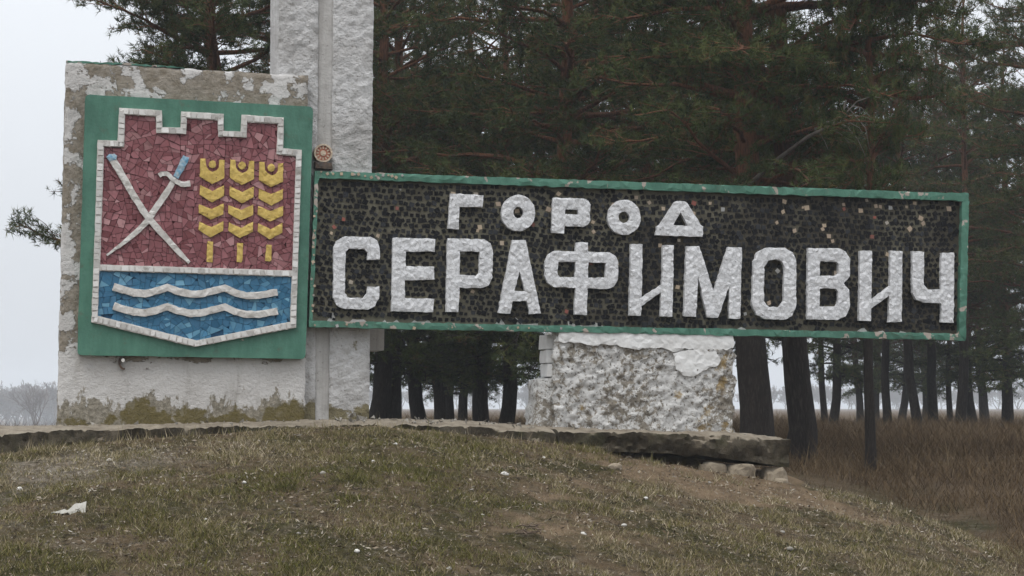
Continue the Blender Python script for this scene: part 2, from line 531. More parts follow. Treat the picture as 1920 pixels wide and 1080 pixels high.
_gz = np.r_[0.5, 1.0, _gz, 0.72, 0.46, 0.28, -0.15, -1.2]

def terrain(x, y):
    x, y = np.asarray(x, float), np.asarray(y, float)
    base = np.interp(y, [-50, 12, 19, 24, 30, 40, 120, 1600], [0, 0, 0.06, 0.42, 0.95, 1.04, 1.02, 0.6])
    leftk = sstep(0.08, 0.20, -x / np.maximum(y, 5.0)) * sstep(24, 40, y)
    base = base - leftk * 0.0072 * (np.minimum(y, 900) - 24)
    base = base + 0.05 * fbm(x * 0.35, y * 0.35, 4, 5) * sstep(12, 22, y)
    z0 = np.interp(x, _gx, _gz)
    s = y_front(x) - y
    front = z0 - 0.125 * s - 0.010 * np.maximum(s, 0) ** 2
    back = z0 - 0.02 - 0.22 * np.maximum(-s - 2.4, 0) + 0.0 * s
    m = np.where(s > 0, front, back)
    # washed-out hollow under the right end of the slab
    hol = sstep(0.75, 1.15, x) * sstep(3.1, 2.6, x) * sstep(0.22, 0.0, s) * sstep(-0.75, -0.25, s)
    m = m - 0.10 * hol + 0.07 * sstep(0.75, 1.15, x) * sstep(3.1, 2.6, x) * sstep(-0.25, -0.75, s) * sstep(-3.0, -2.0, s)
    near = sstep(28, 22, y)
    m = m + near * (0.045 * fbm(x * 1.1, y * 1.1, 4, 1) + 0.030 * fbm(x * 4.2, y * 4.2, 3, 9) + 0.022 * fbm(x * 12.0, y * 12.0, 2, 19)) * sstep(-0.15, 0.5, s)
    k = 0.10
    h = np.clip(0.5 + 0.5 * (m - base) / k, 0, 1)
    return base * (1 - h) + m * h + k * h * (1 - h)

def graded(lo, hi, step, ends, n_out):
    core = np.arange(lo, hi + 1e-6, step)
    g = np.geomspace(step, 1.0, n_out)
    a = lo - (np.cumsum(g) / g.sum()) * (lo - ends[0])
    b = hi + (np.cumsum(g) / g.sum()) * (ends[1] - hi)
    return np.r_[a[::-1], core, b]
GX = graded(-6.0, 6.5, 0.055, (-1400, 1400), 46)
GY = graded(12.0, 23.5, 0.055, (-200, 1600), 50)
XX, YY = np.meshgrid(GX, GY)
ZZ = terrain(XX, YY)
nx, ny = len(GX), len(GY)
me = bpy.data.meshes.new('ground')
me.vertices.add(nx * ny)
me.vertices.foreach_set('co', np.stack([XX, YY, ZZ], -1).astype(np.float32).ravel())
ii = (np.arange(ny - 1)[:, None] * nx + np.arange(nx - 1)[None, :]).ravel()
quad = np.stack([ii, ii + 1, ii + nx + 1, ii + nx], 1).astype(np.int32)
me.loops.add(quad.size)
me.loops.foreach_set('vertex_index', quad.ravel())
me.polygons.add(len(quad))
me.polygons.foreach_set('loop_start', np.arange(0, quad.size, 4, dtype=np.int32))
me.polygons.foreach_set('use_smooth', np.ones(len(quad), dtype=bool))
me.materials.append(M['ground'])
me.update(calc_edges=True)

def moundness(x, y):
    s = y_front(x) - y
    z0 = np.interp(x, _gx, _gz)
    m = z0 - 0.125 * s - 0.010 * np.maximum(s, 0) ** 2
    base = np.interp(y, [-50, 12, 19, 24, 30, 40], [0, 0, 0.06, 0.42, 0.95, 1.04])
    return sstep(-0.16, 0.10, m - base + 0.10 * fbm(x * 2, y * 2, 3, 4)) * sstep(-3.2, -2.2, s)
def soilness(x, y):
    s = y_front(x) - y
    a = np.exp(-((x - 1.7 - 0.25 * s) / 1.25) ** 2 - ((s - 0.75) / 0.95) ** 2) * 0.95
    b = np.exp(-((x - 0.4) / 0.9) ** 2 - ((s - 3.6) / 0.7) ** 2) * 0.55 + 0.34 * sstep(0.12, 0.45, fbm(x * 1.1, y * 1.1, 4, 61)) * sstep(-3.5, 0.5, x)
    c = sstep(0.3, -0.1, s) * 0.6 * sstep(3.0, 2.7, x)
    return np.clip(a + b + c, 0, 1)
def pebblyness(x, y):
    s = y_front(x) - y
    return np.clip(np.exp(-((x + 3.5) / 1.2) ** 2 - ((s - 1.3) / 1.3) ** 2) * 0.55 + np.exp(-((x + 4.4) / 0.9) ** 2 - ((s - 3.6) / 0.9) ** 2) * 0.55, 0, 1)
for nm, fn in (('zone', lambda x, y: 1 - moundness(x, y)), ('soil', soilness), ('pebbly', pebblyness)):
    at = me.attributes.new(nm, 'FLOAT', 'POINT')
    at.data.foreach_set('value', fn(XX, YY).astype(np.float32).ravel())
g = obj('ground', me)
tag(g, 'grassy mound sloping down to brown field', kind='structure')

def ground_at(px, py):
    r = ray(px, py)
    t = np.arange(9.0, 90.0, 0.01)
    z = EYE + r[2] * t
    hit = np.nonzero(z <= terrain(r[0] * t, r[1] * t))[0]
    k = t[hit[0]] if len(hit) else 80.0
    return Vector((r[0] * k, r[1] * k, float(terrain(r[0] * k, r[1] * k))))

# ------------------------------------------------------------------ monument geometry helpers
def inside(poly, x, y):
    poly = np.asarray(poly)
    x, y = np.asarray(x, float), np.asarray(y, float)
    c = np.zeros(x.shape, bool)
    j = len(poly) - 1
    for i in range(len(poly)):
        xi, yi, xj, yj = poly[i][0], poly[i][1], poly[j][0], poly[j][1]
        c ^= ((yi > y) != (yj > y)) & (x < (xj - xi) * (y - yi) / (yj - yi + 1e-12) + xi)
        j = i
    return c

def densify(poly, sp, jit=0.0):
    out = []
    for i in range(len(poly)):
        a, b = np.array(poly[i]), np.array(poly[(i + 1) % len(poly)])
        L = np.linalg.norm(b - a)
        k = max(1, int(round(L / sp)))
        for q in range(k):
            p = a + (b - a) * q / k
            out.append(p + RNG.normal(size=2) * jit)
    return out

def relief(name, outer, holes, n0, n1, mat, sp=0.045, rough=0.006, jit=0.002, smooth=False, bulge=0.0):
    """raised shape: outline and holes in monument metres, faceted front at n1, sides back to n0"""
    loops = [densify(outer, sp, jit)] + [densify(h, sp, jit) for h in holes]
    pts, edges, spans = [], [], []
    for lp in loops:
        s = len(pts)
        pts += [Vector((float(p[0]), float(p[1]))) for p in lp]
        edges += [(s + i, s + (i + 1) % len(lp)) for i in range(len(lp))]
        spans.append((s, len(lp)))
    O = np.array([(p.x, p.y) for p in pts])
    mn, mx = O.min(0), O.max(0)
    gx, gy = np.meshgrid(np.arange(mn[0], mx[0], sp), np.arange(mn[1], mx[1], sp))
    gx = (gx + RNG.uniform(-.3, .3, gx.shape) * sp).ravel()
    gy = (gy + RNG.uniform(-.3, .3, gy.shape) * sp).ravel()
    ok = inside(O[:spans[0][1]], gx, gy)
    for s, k in spans[1:]:
        ok &= ~inside(O[s:s + k], gx, gy)
    gx, gy = gx[ok], gy[ok]
    if len(gx):
        d = np.min((gx[:, None] - O[:, 0]) ** 2 + (gy[:, None] - O[:, 1]) ** 2, axis=1)
        kk = d > (0.35 * sp) ** 2
        pts += [Vector((float(a), float(b))) for a, b in zip(gx[kk], gy[kk])]
    nout = len(O)
    v2, _, tri, ov, _, _ = delaunay_2d_cdt(pts, edges, [], 0, 1e-6)
    V2 = np.array([(v.x, v.y) for v in v2])
    tri = np.array([t for t in tri if len(t) == 3])
    cen = V2[tri].mean(1)
    ok = inside(O[:spans[0][1]], cen[:, 0], cen[:, 1])
    for s, k in spans[1:]:
        ok &= ~inside(O[s:s + k], cen[:, 0], cen[:, 1])
    tri = tri[ok]
    bound = np.array([any(q < nout for q in o) for o in ov])
    h = n1 + RNG.uniform(-1, 1, len(V2)) * rough
    h[bound] -= rough * 0.8 + bulge
    verts = [(V2[i, 0], -h[i], V2[i, 1]) for i in range(len(V2))]
    mp = {}
    for i, o in enumerate(ov):
        for q in o:
            if q < nout: mp[q] = i
    faces = [tuple(t) for t in tri]
    # orient front faces towards -y
    fx = []
    for t in faces:
        a, b, c = V2[t[0]], V2[t[1]], V2[t[2]]
        cr = (b[0] - a[0]) * (c[1] - a[1]) - (b[1] - a[1]) * (c[0] - a[0])
        fx.append(t if cr > 0 else t[::-1])
    back = {}
    for s, k in spans:
        for i in range(k):
            a, b = mp[s + i], mp[s + (i + 1) % k]
            if a == b: continue
            for q in (a, b):
                if q not in back:
                    back[q] = len(verts)
                    verts.append((V2[q, 0], -n0, V2[q, 1]))
            fx.append((a, b, back[b], back[a]))
    me = mesh_from(name, verts, fx, mat)
    import bmesh
    bm = bmesh.new()
    bm.from_mesh(me)
    bmesh.ops.recalc_face_normals(bm, faces=bm.faces)
    bm.to_mesh(me)
    bm.free()
    # front must look at -y
    nrm = [p.normal.y for p in me.polygons if abs(p.normal.y) > 0.7]
    if nrm and sum(nrm) > 0:
        me.flip_normals()
    if smooth:
        me.polygons.foreach_set('use_smooth', [True] * len(me.polygons))
    return me

def PX(pts, n=0.0):
    return [pl(p, n) for p in pts]

def stroke(center, widths):
    """outline in pixels of a stroke along centre points"""
    c = np.array(center, float)
    w = np.interp(np.linspace(0, 1, len(c)), np.linspace(0, 1, len(widths)), widths) / 2
    d = np.gradient(c, axis=0)
    d /= np.linalg.norm(d, axis=1)[:, None]
    nrm = np.stack([-d[:, 1], d[:, 0]], 1)
    return np.vstack([c + nrm * w[:, None], (c - nrm * w[:, None])[::-1]])

def smooth_line(pts, k=4):
    """Catmull-Rom"""
    p = np.array(pts, float)
    p = np.vstack([2 * p[0] - p[1], p, 2 * p[-1] - p[-2]])
    out = []
    for i in range(1, len(p) - 2):
        for t in np.linspace(0, 1, k, endpoint=False):
            a, b, c, d = p[i - 1], p[i], p[i + 1], p[i + 2]
            out.append(0.5 * ((2 * b) + (c - a) * t + (2 * a - 5 * b + 4 * c - d) * t * t + (-a + 3 * b - 3 * c + d) * t ** 3))
    out.append(p[-2])
    return np.array(out)

def round_poly(pts, r, k=4):
    """round the corners of a pixel polygon"""
    out = []
    n = len(pts)
    for i in range(n):
        a, b, c = map(np.array, (pts[i - 1], pts[i], pts[(i + 1) % n]))
        a, b, c = a.astype(float), b.astype(float), c.astype(float)
        rr = min(r, np.linalg.norm(a - b) * .45, np.linalg.norm(c - b) * .45)
        p0 = b + (a - b) / np.linalg.norm(a - b) * rr
        p1 = b + (c - b) / np.linalg.norm(c - b) * rr
        for t in np.linspace(0, 1, k):
            out.append((1 - t) ** 2 * p0 + 2 * t * (1 - t) * b + t * t * p1)
    return [tuple(p) for p in out]

def rough_box(name, quad, n0, n1, mat, step=0.022, amp=0.006, freq=26.0, seed=1, lump=0.0, edge=0.006):
    """box whose front is the pixel quad TL,TR,BR,BL; every side displaced like thrown render"""
    tl, tr, br, bl = [np.array(pl(q, n1)) for q in quad]
    wu = np.linalg.norm(tr - tl)
    wh = np.linalg.norm(tl - bl)
    dp = n1 - n0
    ax = [max(2, int(a / step)) for a in (wu, dp, wh)]
    def P(s, d, t):          # s right, d depth 0 front..1 back, t up
        b = bl + (br - bl) * s
        a = tl + (tr - tl) * s
        q = b + (a - b) * t
        return np.array([q[0], -n1 + d * dp, q[1]])
    key, verts, faces = {}, [], []
    def vid(i, j, k):
        if (i, j, k) not in key:
            s, d, t = i / ax[0], j / ax[1], k / ax[2]
            p = P(s, d, t)
            key[(i, j, k)] = len(verts)
            verts.append((p, (s, d, t)))
        return key[(i, j, k)]
    A, B, C = ax
    for i in range(A):
        for k in range(C):
            faces.append((vid(i, 0, k), vid(i + 1, 0, k), vid(i + 1, 0, k + 1), vid(i, 0, k + 1)))
            faces.append((vid(i, B, k), vid(i, B, k + 1), vid(i + 1, B, k + 1), vid(i + 1, B, k)))
    for j in range(B):
        for k in range(C):
            faces.append((vid(0, j, k), vid(0, j, k + 1), vid(0, j + 1, k + 1), vid(0, j + 1, k)))
            faces.append((vid(A, j, k), vid(A, j + 1, k), vid(A, j + 1, k + 1), vid(A, j, k + 1)))
    for i in range(A):
        for j in range(B):
            faces.append((vid(i, j, 0), vid(i, j + 1, 0), vid(i + 1, j + 1, 0), vid(i + 1, j, 0)))
            faces.append((vid(i, j, C), vid(i + 1, j, C), vid(i + 1, j + 1, C), vid(i, j + 1, C)))
    p = np.array([v[0] for v in verts])
    st = np.array([v[1] for v in verts])
    h = fbm(p[:, 0] * freq + p[:, 1] * 9, p[:, 2] * freq + p[:, 1] * 13, 3, seed) * amp
    h = h + fbm(p[:, 0] * 5 + p[:, 1] * 3, p[:, 2] * 5 + p[:, 1] * 4, 3, seed + 40) * lump
    e = fbm(p[:, 2] * 14 + p[:, 0] * 3, p[:, 1] * 9 + p[:, 0] * 11, 3, seed + 80) * edge
    on = lambda v: np.abs(v) < 1e-6
    p[:, 1] -= h * on(st[:, 1]) - 0
    p[:, 0] += np.where(on(st[:, 0]), -e - abs(edge) * .3, 0) + np.where(on(st[:, 0] - 1), e, 0)
    p[:, 2] += np.where(on(st[:, 2] - 1), e, 0)
    # knock the arrises off a little
    arr = (on(st[:, 0]).astype(int) + on(st[:, 0] - 1) + on(st[:, 1]) + on(st[:, 2] - 1)) >= 2
    p[arr, 1] += 0.012 * on(st[arr, 1])
    me = mesh_from(name, p, faces, mat, True)
    me.set_sharp_from_angle(angle=math.radians(48))
    return me

# ------------------------------------------------------------------ pylon (tall whitewashed pillar)
N_WALL, N_PYL = -0.085, -0.165
u0, w0 = pl((635, 792), N_PYL)
pyl = mono_root('pylon', 'tall whitewashed pillar with a vertical groove rising behind the emblem', 'pillar', (u0, 0.45, w0))
UP = -700
def ext(p0, p1, y):          # continue an edge above the frame
    return (p0[0] + (p1[0] - p0[0]) * (y - p0[1]) / (p1[1] - p0[1]), y)
TOPY = -520
fl = [ext((525, 130), (525, 0), TOPY), ext((598, 790), (601, 0), TOPY), (591, 800), (548, 800)]
mpart('fin', rough_box('fin', [(525, TOPY), (601.5, TOPY), (591, 800), (521, 800)], N_PYL - 0.80, N_PYL, M['white'], 0.022, 0.017, 20, 3), pyl)
mpart('fin', rough_box('fin', [(631, TOPY), (707, TOPY), (692, 800), (617, 800)], N_PYL - 0.80, N_PYL, M['white'], 0.022, 0.017, 20, 5), pyl)
mpart('groove', rough_box('groove', [(597, TOPY), (635, TOPY), (622, 800), (586, 800)], N_PYL - 0.78, N_PYL - 0.030, M['groove'], 0.03, 0.007, 16, 6, edge=0.0), pyl)
mpart('corbel', rough_box('corbel', [(690, 560), (722, 560), (720, 657), (690, 657)], N_PYL - 0.95, N_PYL - 0.45, M['groove'], 0.05, 0.003, 12, 7), pyl)

# ------------------------------------------------------------------ emblem wall
u0, w0 = pl((340, 796), N_WALL)
wall = mono_root('emblem_wall', 'thick upright wall of flaking whitewash and grey render carrying the emblem', 'wall', (u0, 0.3, w0))
mpart('wall_body', rough_box('wall_body', [(125, 116), (577, 142), (572, 800), (108, 806)], N_WALL - 0.33, N_WALL, M['wall'], 0.024, 0.008, 24, 11, 0.006, 0.014), wall)
mpart('coping', relief('coping', PX([(124, 113), (230, 117.5), (345, 126), (345, 128), (230, 121), (124, 117)], N_WALL), [], N_WALL - 0.30, N_WALL - 0.004, M['green2'], 0.03, 0.002, 0.004), wall)

# ------------------------------------------------------------------ emblem panel
u0, w0 = pl((360, 668), 0)
emb = mono_root('town_emblem', 'green emblem panel with red and blue mosaic shield, crossed sabres and wheat', 'emblem', (u0, 0.0, w0))
mpart('panel', relief('panel', PX(round_poly([(160, 177), (587, 200), (573, 673), (145, 666)], 9), 0), [], N_WALL, 0.0, M['green'], 0.09, 0.0008, 0.001, True, 0.0), emb).data.set_sharp_from_angle(angle=math.radians(40))
Z1 = lambda x, y: (100 + x / 3.484, 90 + y / 3.484)
Z2 = lambda x, y: (100 + x / 3.376, 380 + y / 3.376)
OUT = [Z1(288, 603), Z1(419, 607), Z1(428, 393), Z1(708, 410), Z1(712, 519), Z1(830, 523), Z1(834, 416), Z1(1111, 433), Z1(1110, 543), Z1(1222, 549),
       Z1(1228, 437), Z1(1504, 457), Z1(1500, 657), Z1(1621, 668), Z2(1534, 792), Z2(893, 914), Z2(240, 757), Z2(268, 0)]
RIN = [Z1(332, 648), Z1(462, 650), Z1(468, 437), Z1(669, 450), Z1(671, 557), Z1(866, 566), Z1(871, 461), Z1(1072, 476), Z1(1075, 580), Z1(1261, 587),
       Z1(1264, 487), Z1(1463, 500), Z1(1456, 697), Z1(1583, 710), Z2(1510, 430), Z2(296, 393)]
BIN = [Z2(291, 432), Z2(1507, 470), Z2(1496, 754), Z2(905, 873), Z2(281, 717)]
F0 = 0.004
redf = mpart('red_field', relief('red_field', PX(RIN), [], 0.0, F0, M['redbed'], 0.08, 0.001, 0.0), emb)
bluef = mpart('blue_field', relief('blue_field', PX(BIN), [], 0.0, F0, M['bluebed'], 0.08, 0.001, 0.0), emb)
border = mpart('border', relief('border', PX(OUT), [PX(RIN), PX(BIN)], 0.0, 0.034, M['relief'], 0.04, 0.003, 0.001), emb)

def clip(poly, mid, nrm):
    out = []
    for i in range(len(poly)):
        a, b = poly[i], poly[(i + 1) % len(poly)]
        da, db = (a - mid) @ nrm, (b - mid) @ nrm
        if da <= 0: out.append(a)
        if da * db < 0: out.append(a + (b - a) * da / (da - db))
    return out

def chip_geo(poly, n0, th, gap, tilt):
    c = poly.mean(0)
    r = np.linalg.norm(poly - c, axis=1).mean()
    q = c + (poly - c) * max(0.5, 1 - gap / r)
    g = RNG.normal(size=2) * tilt
    h = th + (q - c) @ g + RNG.uniform(-.15, .15) * th
    k = len(q)
    top = [(q[i, 0] - c[0], -(max(h[i], th * .25)), q[i, 1] - c[1]) for i in range(k)]
    bot = [(q[i, 0] - c[0], 0.0, q[i, 1] - c[1]) for i in range(k)]
    faces = [tuple(range(k))] + [(i, k + i, k + (i + 1) % k, (i + 1) % k) for i in range(k)]
    return (c[0], -n0, c[1]), top + bot, faces, k

def shards(inner, outer, target):
    """broken-tile pieces: the field cut again and again by random lines"""
    I, O_ = np.array(inner), np.array(outer)
    mn, mx = I.min(0) - 0.03, I.max(0) + 0.03
    todo = []
    nu, nw = int((mx - mn)[0] / 0.24) + 1, int((mx - mn)[1] / 0.24) + 1
    du = (mx - mn) / (nu, nw)
    gp = np.array([[mn + du * (i, j) + RNG.uniform(-.25, .25, 2) * du * (0 < i < nu, 0 < j < nw) for j in range(nw + 1)] for i in range(nu + 1)])
    for i in range(nu):
        for j in range(nw):
            todo.append([gp[i, j], gp[i + 1, j], gp[i + 1, j + 1], gp[i, j + 1]])
    out = []
    while todo:
        q = todo.pop()
        P = np.array(q)
        if len(q) < 3: continue
        e = np.roll(P, -1, 0) - P
        area = 0.5 * abs((P[:, 0] * np.roll(P[:, 1], -1) - P[:, 1] * np.roll(P[:, 0], -1)).sum())
        if area < target * RNG.uniform(0.45, 1.7) or area < target * 0.3:
            if area > target * 0.12: out.append(P)
            continue
        L = np.linalg.norm(e, axis=1)
        k = int(np.argmax(L))
        mid = P[k] + e[k] * RNG.uniform(0.32, 0.68)
        a = RNG.normal() * 0.55
        d = e[k] / L[k]
        d = np.array([d[0] * math.cos(a) - d[1] * math.sin(a), d[0] * math.sin(a) + d[1] * math.cos(a)])
        todo.append(clip([p for p in P], mid, d))
        todo.append(clip([p for p in P], mid, -d))
    res = []
    for P in out:
        if not inside(O_, P[:, 0], P[:, 1]).all(): continue
        c = P.mean(0)
        v = np.vstack([P, c[None]])
        if inside(I, v[:, 0], v[:, 1]).any(): res.append(P)
    return res

def lay_chips(name, polys, parent, mat, n0, th, gap, tilt, limit=300):
    """single tiles for the largest, the rest joined as stuff"""
    polys = sorted(polys, key=lambda q: -np.ptp(q, 0).prod())
    rv, rf = [], []
    for i, q in enumerate(polys):
        loc, v, f, k = chip_geo(q, n0, th, gap, tilt)
        if i < limit:
            obj(name, mesh_from(name, v, f, mat), parent, loc)
        else:
            s = len(rv)
            rv += [(a[0] + loc[0], a[1] + loc[1], a[2] + loc[2]) for a in v]
            rf += [tuple(s + w for w in ff) for ff in f]
    if rv:
        o = obj(name + '_rest', mesh_from(name + '_rest', rv, rf, mat), parent)
        o['kind'] = 'stuff'

lay_chips('tile', shards(PX(RIN), PX(OUT), 0.0040), redf, M['red'], F0, 0.010, 0.0032, 0.10)
lay_chips('tile', shards(PX(BIN), PX(OUT), 0.0042), bluef, M['blue'], F0, 0.009, 0.0022, 0.10)
def chips_along(line, width, sp, closed):
    pts = [np.array(p, float) for p in line]
    if closed: pts.append(pts[0])
    out = []
    for a, b in zip(pts[:-1], pts[1:]):
        L = np.linalg.norm(b - a)
        d = (b - a) / L
        nn = np.array([-d[1], d[0]])
        s = width * 0.3
        while s < L - width * 0.2:
            e = min(s + sp * RNG.uniform(0.65, 1.4), L + width * 0.3)
            sk = RNG.uniform(-.2, .2, 4) * width * .4
            out.append(np.array([a + d * (s + sk[0]) - nn * width * .47, a + d * (e + sk[1]) - nn * width * .47,
                                 a + d * (e + sk[2] - .1 * width) + nn * width * .47, a + d * (s + sk[3]) + nn * width * .47]))
            s = e + sp * 0.10
    return out
MID = [tuple((np.array(a) + np.array(b)) / 2) for a, b in zip(PX(OUT[:14]), PX(RIN[:14]))]
MID = MID + [tuple((np.array(pl(OUT[14])) + np.array(pl(BIN[2]))) / 2), tuple((np.array(pl(OUT[15])) + np.array(pl(BIN[3]))) / 2), tuple((np.array(pl(OUT[16])) + np.array(pl(BIN[4]))) / 2)]
DIV = [tuple((np.array(pl(RIN[15])) + np.array(pl(BIN[0]))) / 2), tuple((np.array(pl(RIN[14])) + np.array(pl(BIN[1]))) / 2)]
def ccw(q):
    a = 0.5 * sum(q[i][0] * q[(i + 1) % len(q)][1] - q[(i + 1) % len(q)][0] * q[i][1] for i in range(len(q)))
    return q if a > 0 else q[::-1]
lay_chips('tile', [ccw(q) for q in chips_along(MID, 0.054, 0.052, True) + chips_along(DIV, 0.05, 0.055, False)], border, M['chip'], 0.030, 0.011, 0.0025, 0.10)

# crossed sabres
def spart(name, pxpoly, parent, mat, n1=0.034, sp=0.035, rough=0.004):
    return mpart(name, relief(name, PX(pxpoly), [], F0, n1, mat, sp, rough, 0.0015), emb, parent)
b2 = spart('sabre', stroke(smooth_line([(328, 335), (309.5, 365.5), (286.6, 398), (279, 411), (260, 431), (236, 452), (200, 479)]), [11, 11.5, 12, 11, 9, 3.5]), None, M['relief'], 0.036)
spart('grip', stroke([(348.5, 294), (345, 303), (338, 317), (329, 333)], [12, 14, 13, 11]), b2, M['hilt'], 0.040, 0.03)
spart('guard', stroke(smooth_line([(298, 330), (304, 326.5), (314, 327.5), (322, 335), (332, 342), (342, 346), (356, 344.5)]), [9, 8, 8, 9, 11]), b2, M['relief'], 0.044, 0.03)
b1 = spart('sabre', stroke(smooth_line([(211, 300), (225, 323), (239, 348), (264, 389), (279, 410), (307, 442), (334, 472), (355, 493)]), [14, 13, 12.5, 12, 12, 10, 6]), None, M['relief'], 0.041)
spart('pommel', [(199, 295), (204, 290), (214, 289), (218.5, 293), (218, 300), (205, 303)], b1, M['hilt'], 0.046, 0.03)

# wheat: three ears, each a cup with a round grain on top, three chevrons and a stalk
for cx1, cy1, cx2, cy2, stalk in ((0, 0, 0, 0, [(975, 243), (1010, 249), (1006, 378), (969, 375)]),
                                  (194, 7, 187, 5, [(1163, 255), (1199, 258), (1197, 366), (1186, 378), (1160, 375)]),
                                  (384, 22, 374, 12, [(1347, 267), (1381, 269), (1379, 366), (1368, 372), (1339, 370)])):
    z1 = lambda x, y: Z1(x + cx1, y + cy1)
    z2 = lambda x, y: Z2(x + cx2, y + cy2)
    ear = spart('wheat_ear', [z1(960, 724), z1(994, 726), z1(998, 778), z1(1014, 800), z1(1040, 812), z1(1066, 802), z1(1080, 782), z1(1083, 733), z1(1117, 733), z1(1115, 852), z1(1035, 890), z1(957, 842)], None, M['yellow'], 0.034, 0.03)
    spart('grain', [z1(1037 + 25 * math.cos(a), 763 + 26 * math.sin(a)) for a in np.linspace(0, 2 * math.pi, 9)[:-1]], ear, M['yellow'], 0.040, 0.025)
    spart('grain', [z1(957, 898), z1(1037, 935), z1(1115, 899), z1(1112, 968), z1(1038, 1010), z1(955, 962)], ear, M['yellow'], 0.034, 0.03)
    spart('grain', [z2(920, 12), z2(1000, 42), z2(1078, 8), z2(1076, 74), z2(996, 109), z2(918, 64)], ear, M['yellow'], 0.034, 0.03)
    spart('grain', [z2(922, 121), z2(1000, 157), z2(1075, 117), z2(1074, 180), z2(993, 221), z2(918, 172)], ear, M['yellow'], 0.034, 0.03)
    spart('stalk', [Z2(*p) for p in stalk], ear, M['yellow'], 0.026, 0.03)
# two waves
for dy in (0, 122):
    line = [(380, 532), (440, 552), (510, 570), (580, 577), (650, 560), (722, 537), (790, 563), (870, 580), (930, 580), (1000, 562), (1085, 541), (1150, 572), (1220, 589), (1300, 588), (1417, 568)]
    spart('wave', stroke([Z2(x, y + dy * (1.0 - 0.02 * (x > 900))) for x, y in line], [14, 13]), None, M['relief'], 0.040, 0.035, 0.004)

# ------------------------------------------------------------------ name board
A3 = lambda x, y: (560 + x / 3.0, 300 + y / 3.0)
A4 = lambda x, y: (1200 + x / 3.0, 330 + y / 3.0)
BTL, BTR, BBR, BBL = (592, 320), (1817, 363), (1811, 638), (579, 613)
N_F = -0.062
u0, w0 = pl((1200, 628), 0)
brd = mono_root('name_board', 'long dark mosaic name board with green frame and raised white letters', 'sign', (u0, 0.0, w0))
mpart('backing', rough_box('backing', [(594, 323), (1814, 366), (1808, 635), (582, 610)], -0.158, N_F - 0.002, M['groove'], 0.12, 0.0, 3, 1, edge=0), brd)
ITL, ITR, IBR, IBL = (597, 334), (1803, 377), (1798, 626), (585, 600)
field = mpart('mosaic_field', relief('mosaic_field', PX([(595, 331), (1806, 375), (1800, 628), (583, 602)]), [], N_F - 0.002, N_F, M['mortar'], 0.10, 0.002, 0.0), brd)
def bar(q, n1=0.0, sp=0.05):
    mpart('frame_bar', relief('frame_bar', PX(q), [], N_F - 0.06, n1, M['green2'], sp, 0.004, 0.003), brd)
bar([BTL, BTR, (1817, 377.5), (597.5, 334)])
bar([(579, 601), (1798, 625.5), (1811, 638), (579, 613)], 0.002)
bar([(1804, 377.5), (1817, 377.5), (1811, 638), (1798.5, 625.5)], 0.004)
bar([(591.5, 320), (597.5, 334), (586, 601), (579, 601)], 0.004)
def ell(fn, cx, cy, rx, ry, k=28):
    return [fn(cx + rx * math.cos(a), cy + ry * math.sin(a)) for a in np.linspace(0, 2 * math.pi, k + 1)[:-1]]
def T(fn, s): return [fn(x, y) for x, y in s]
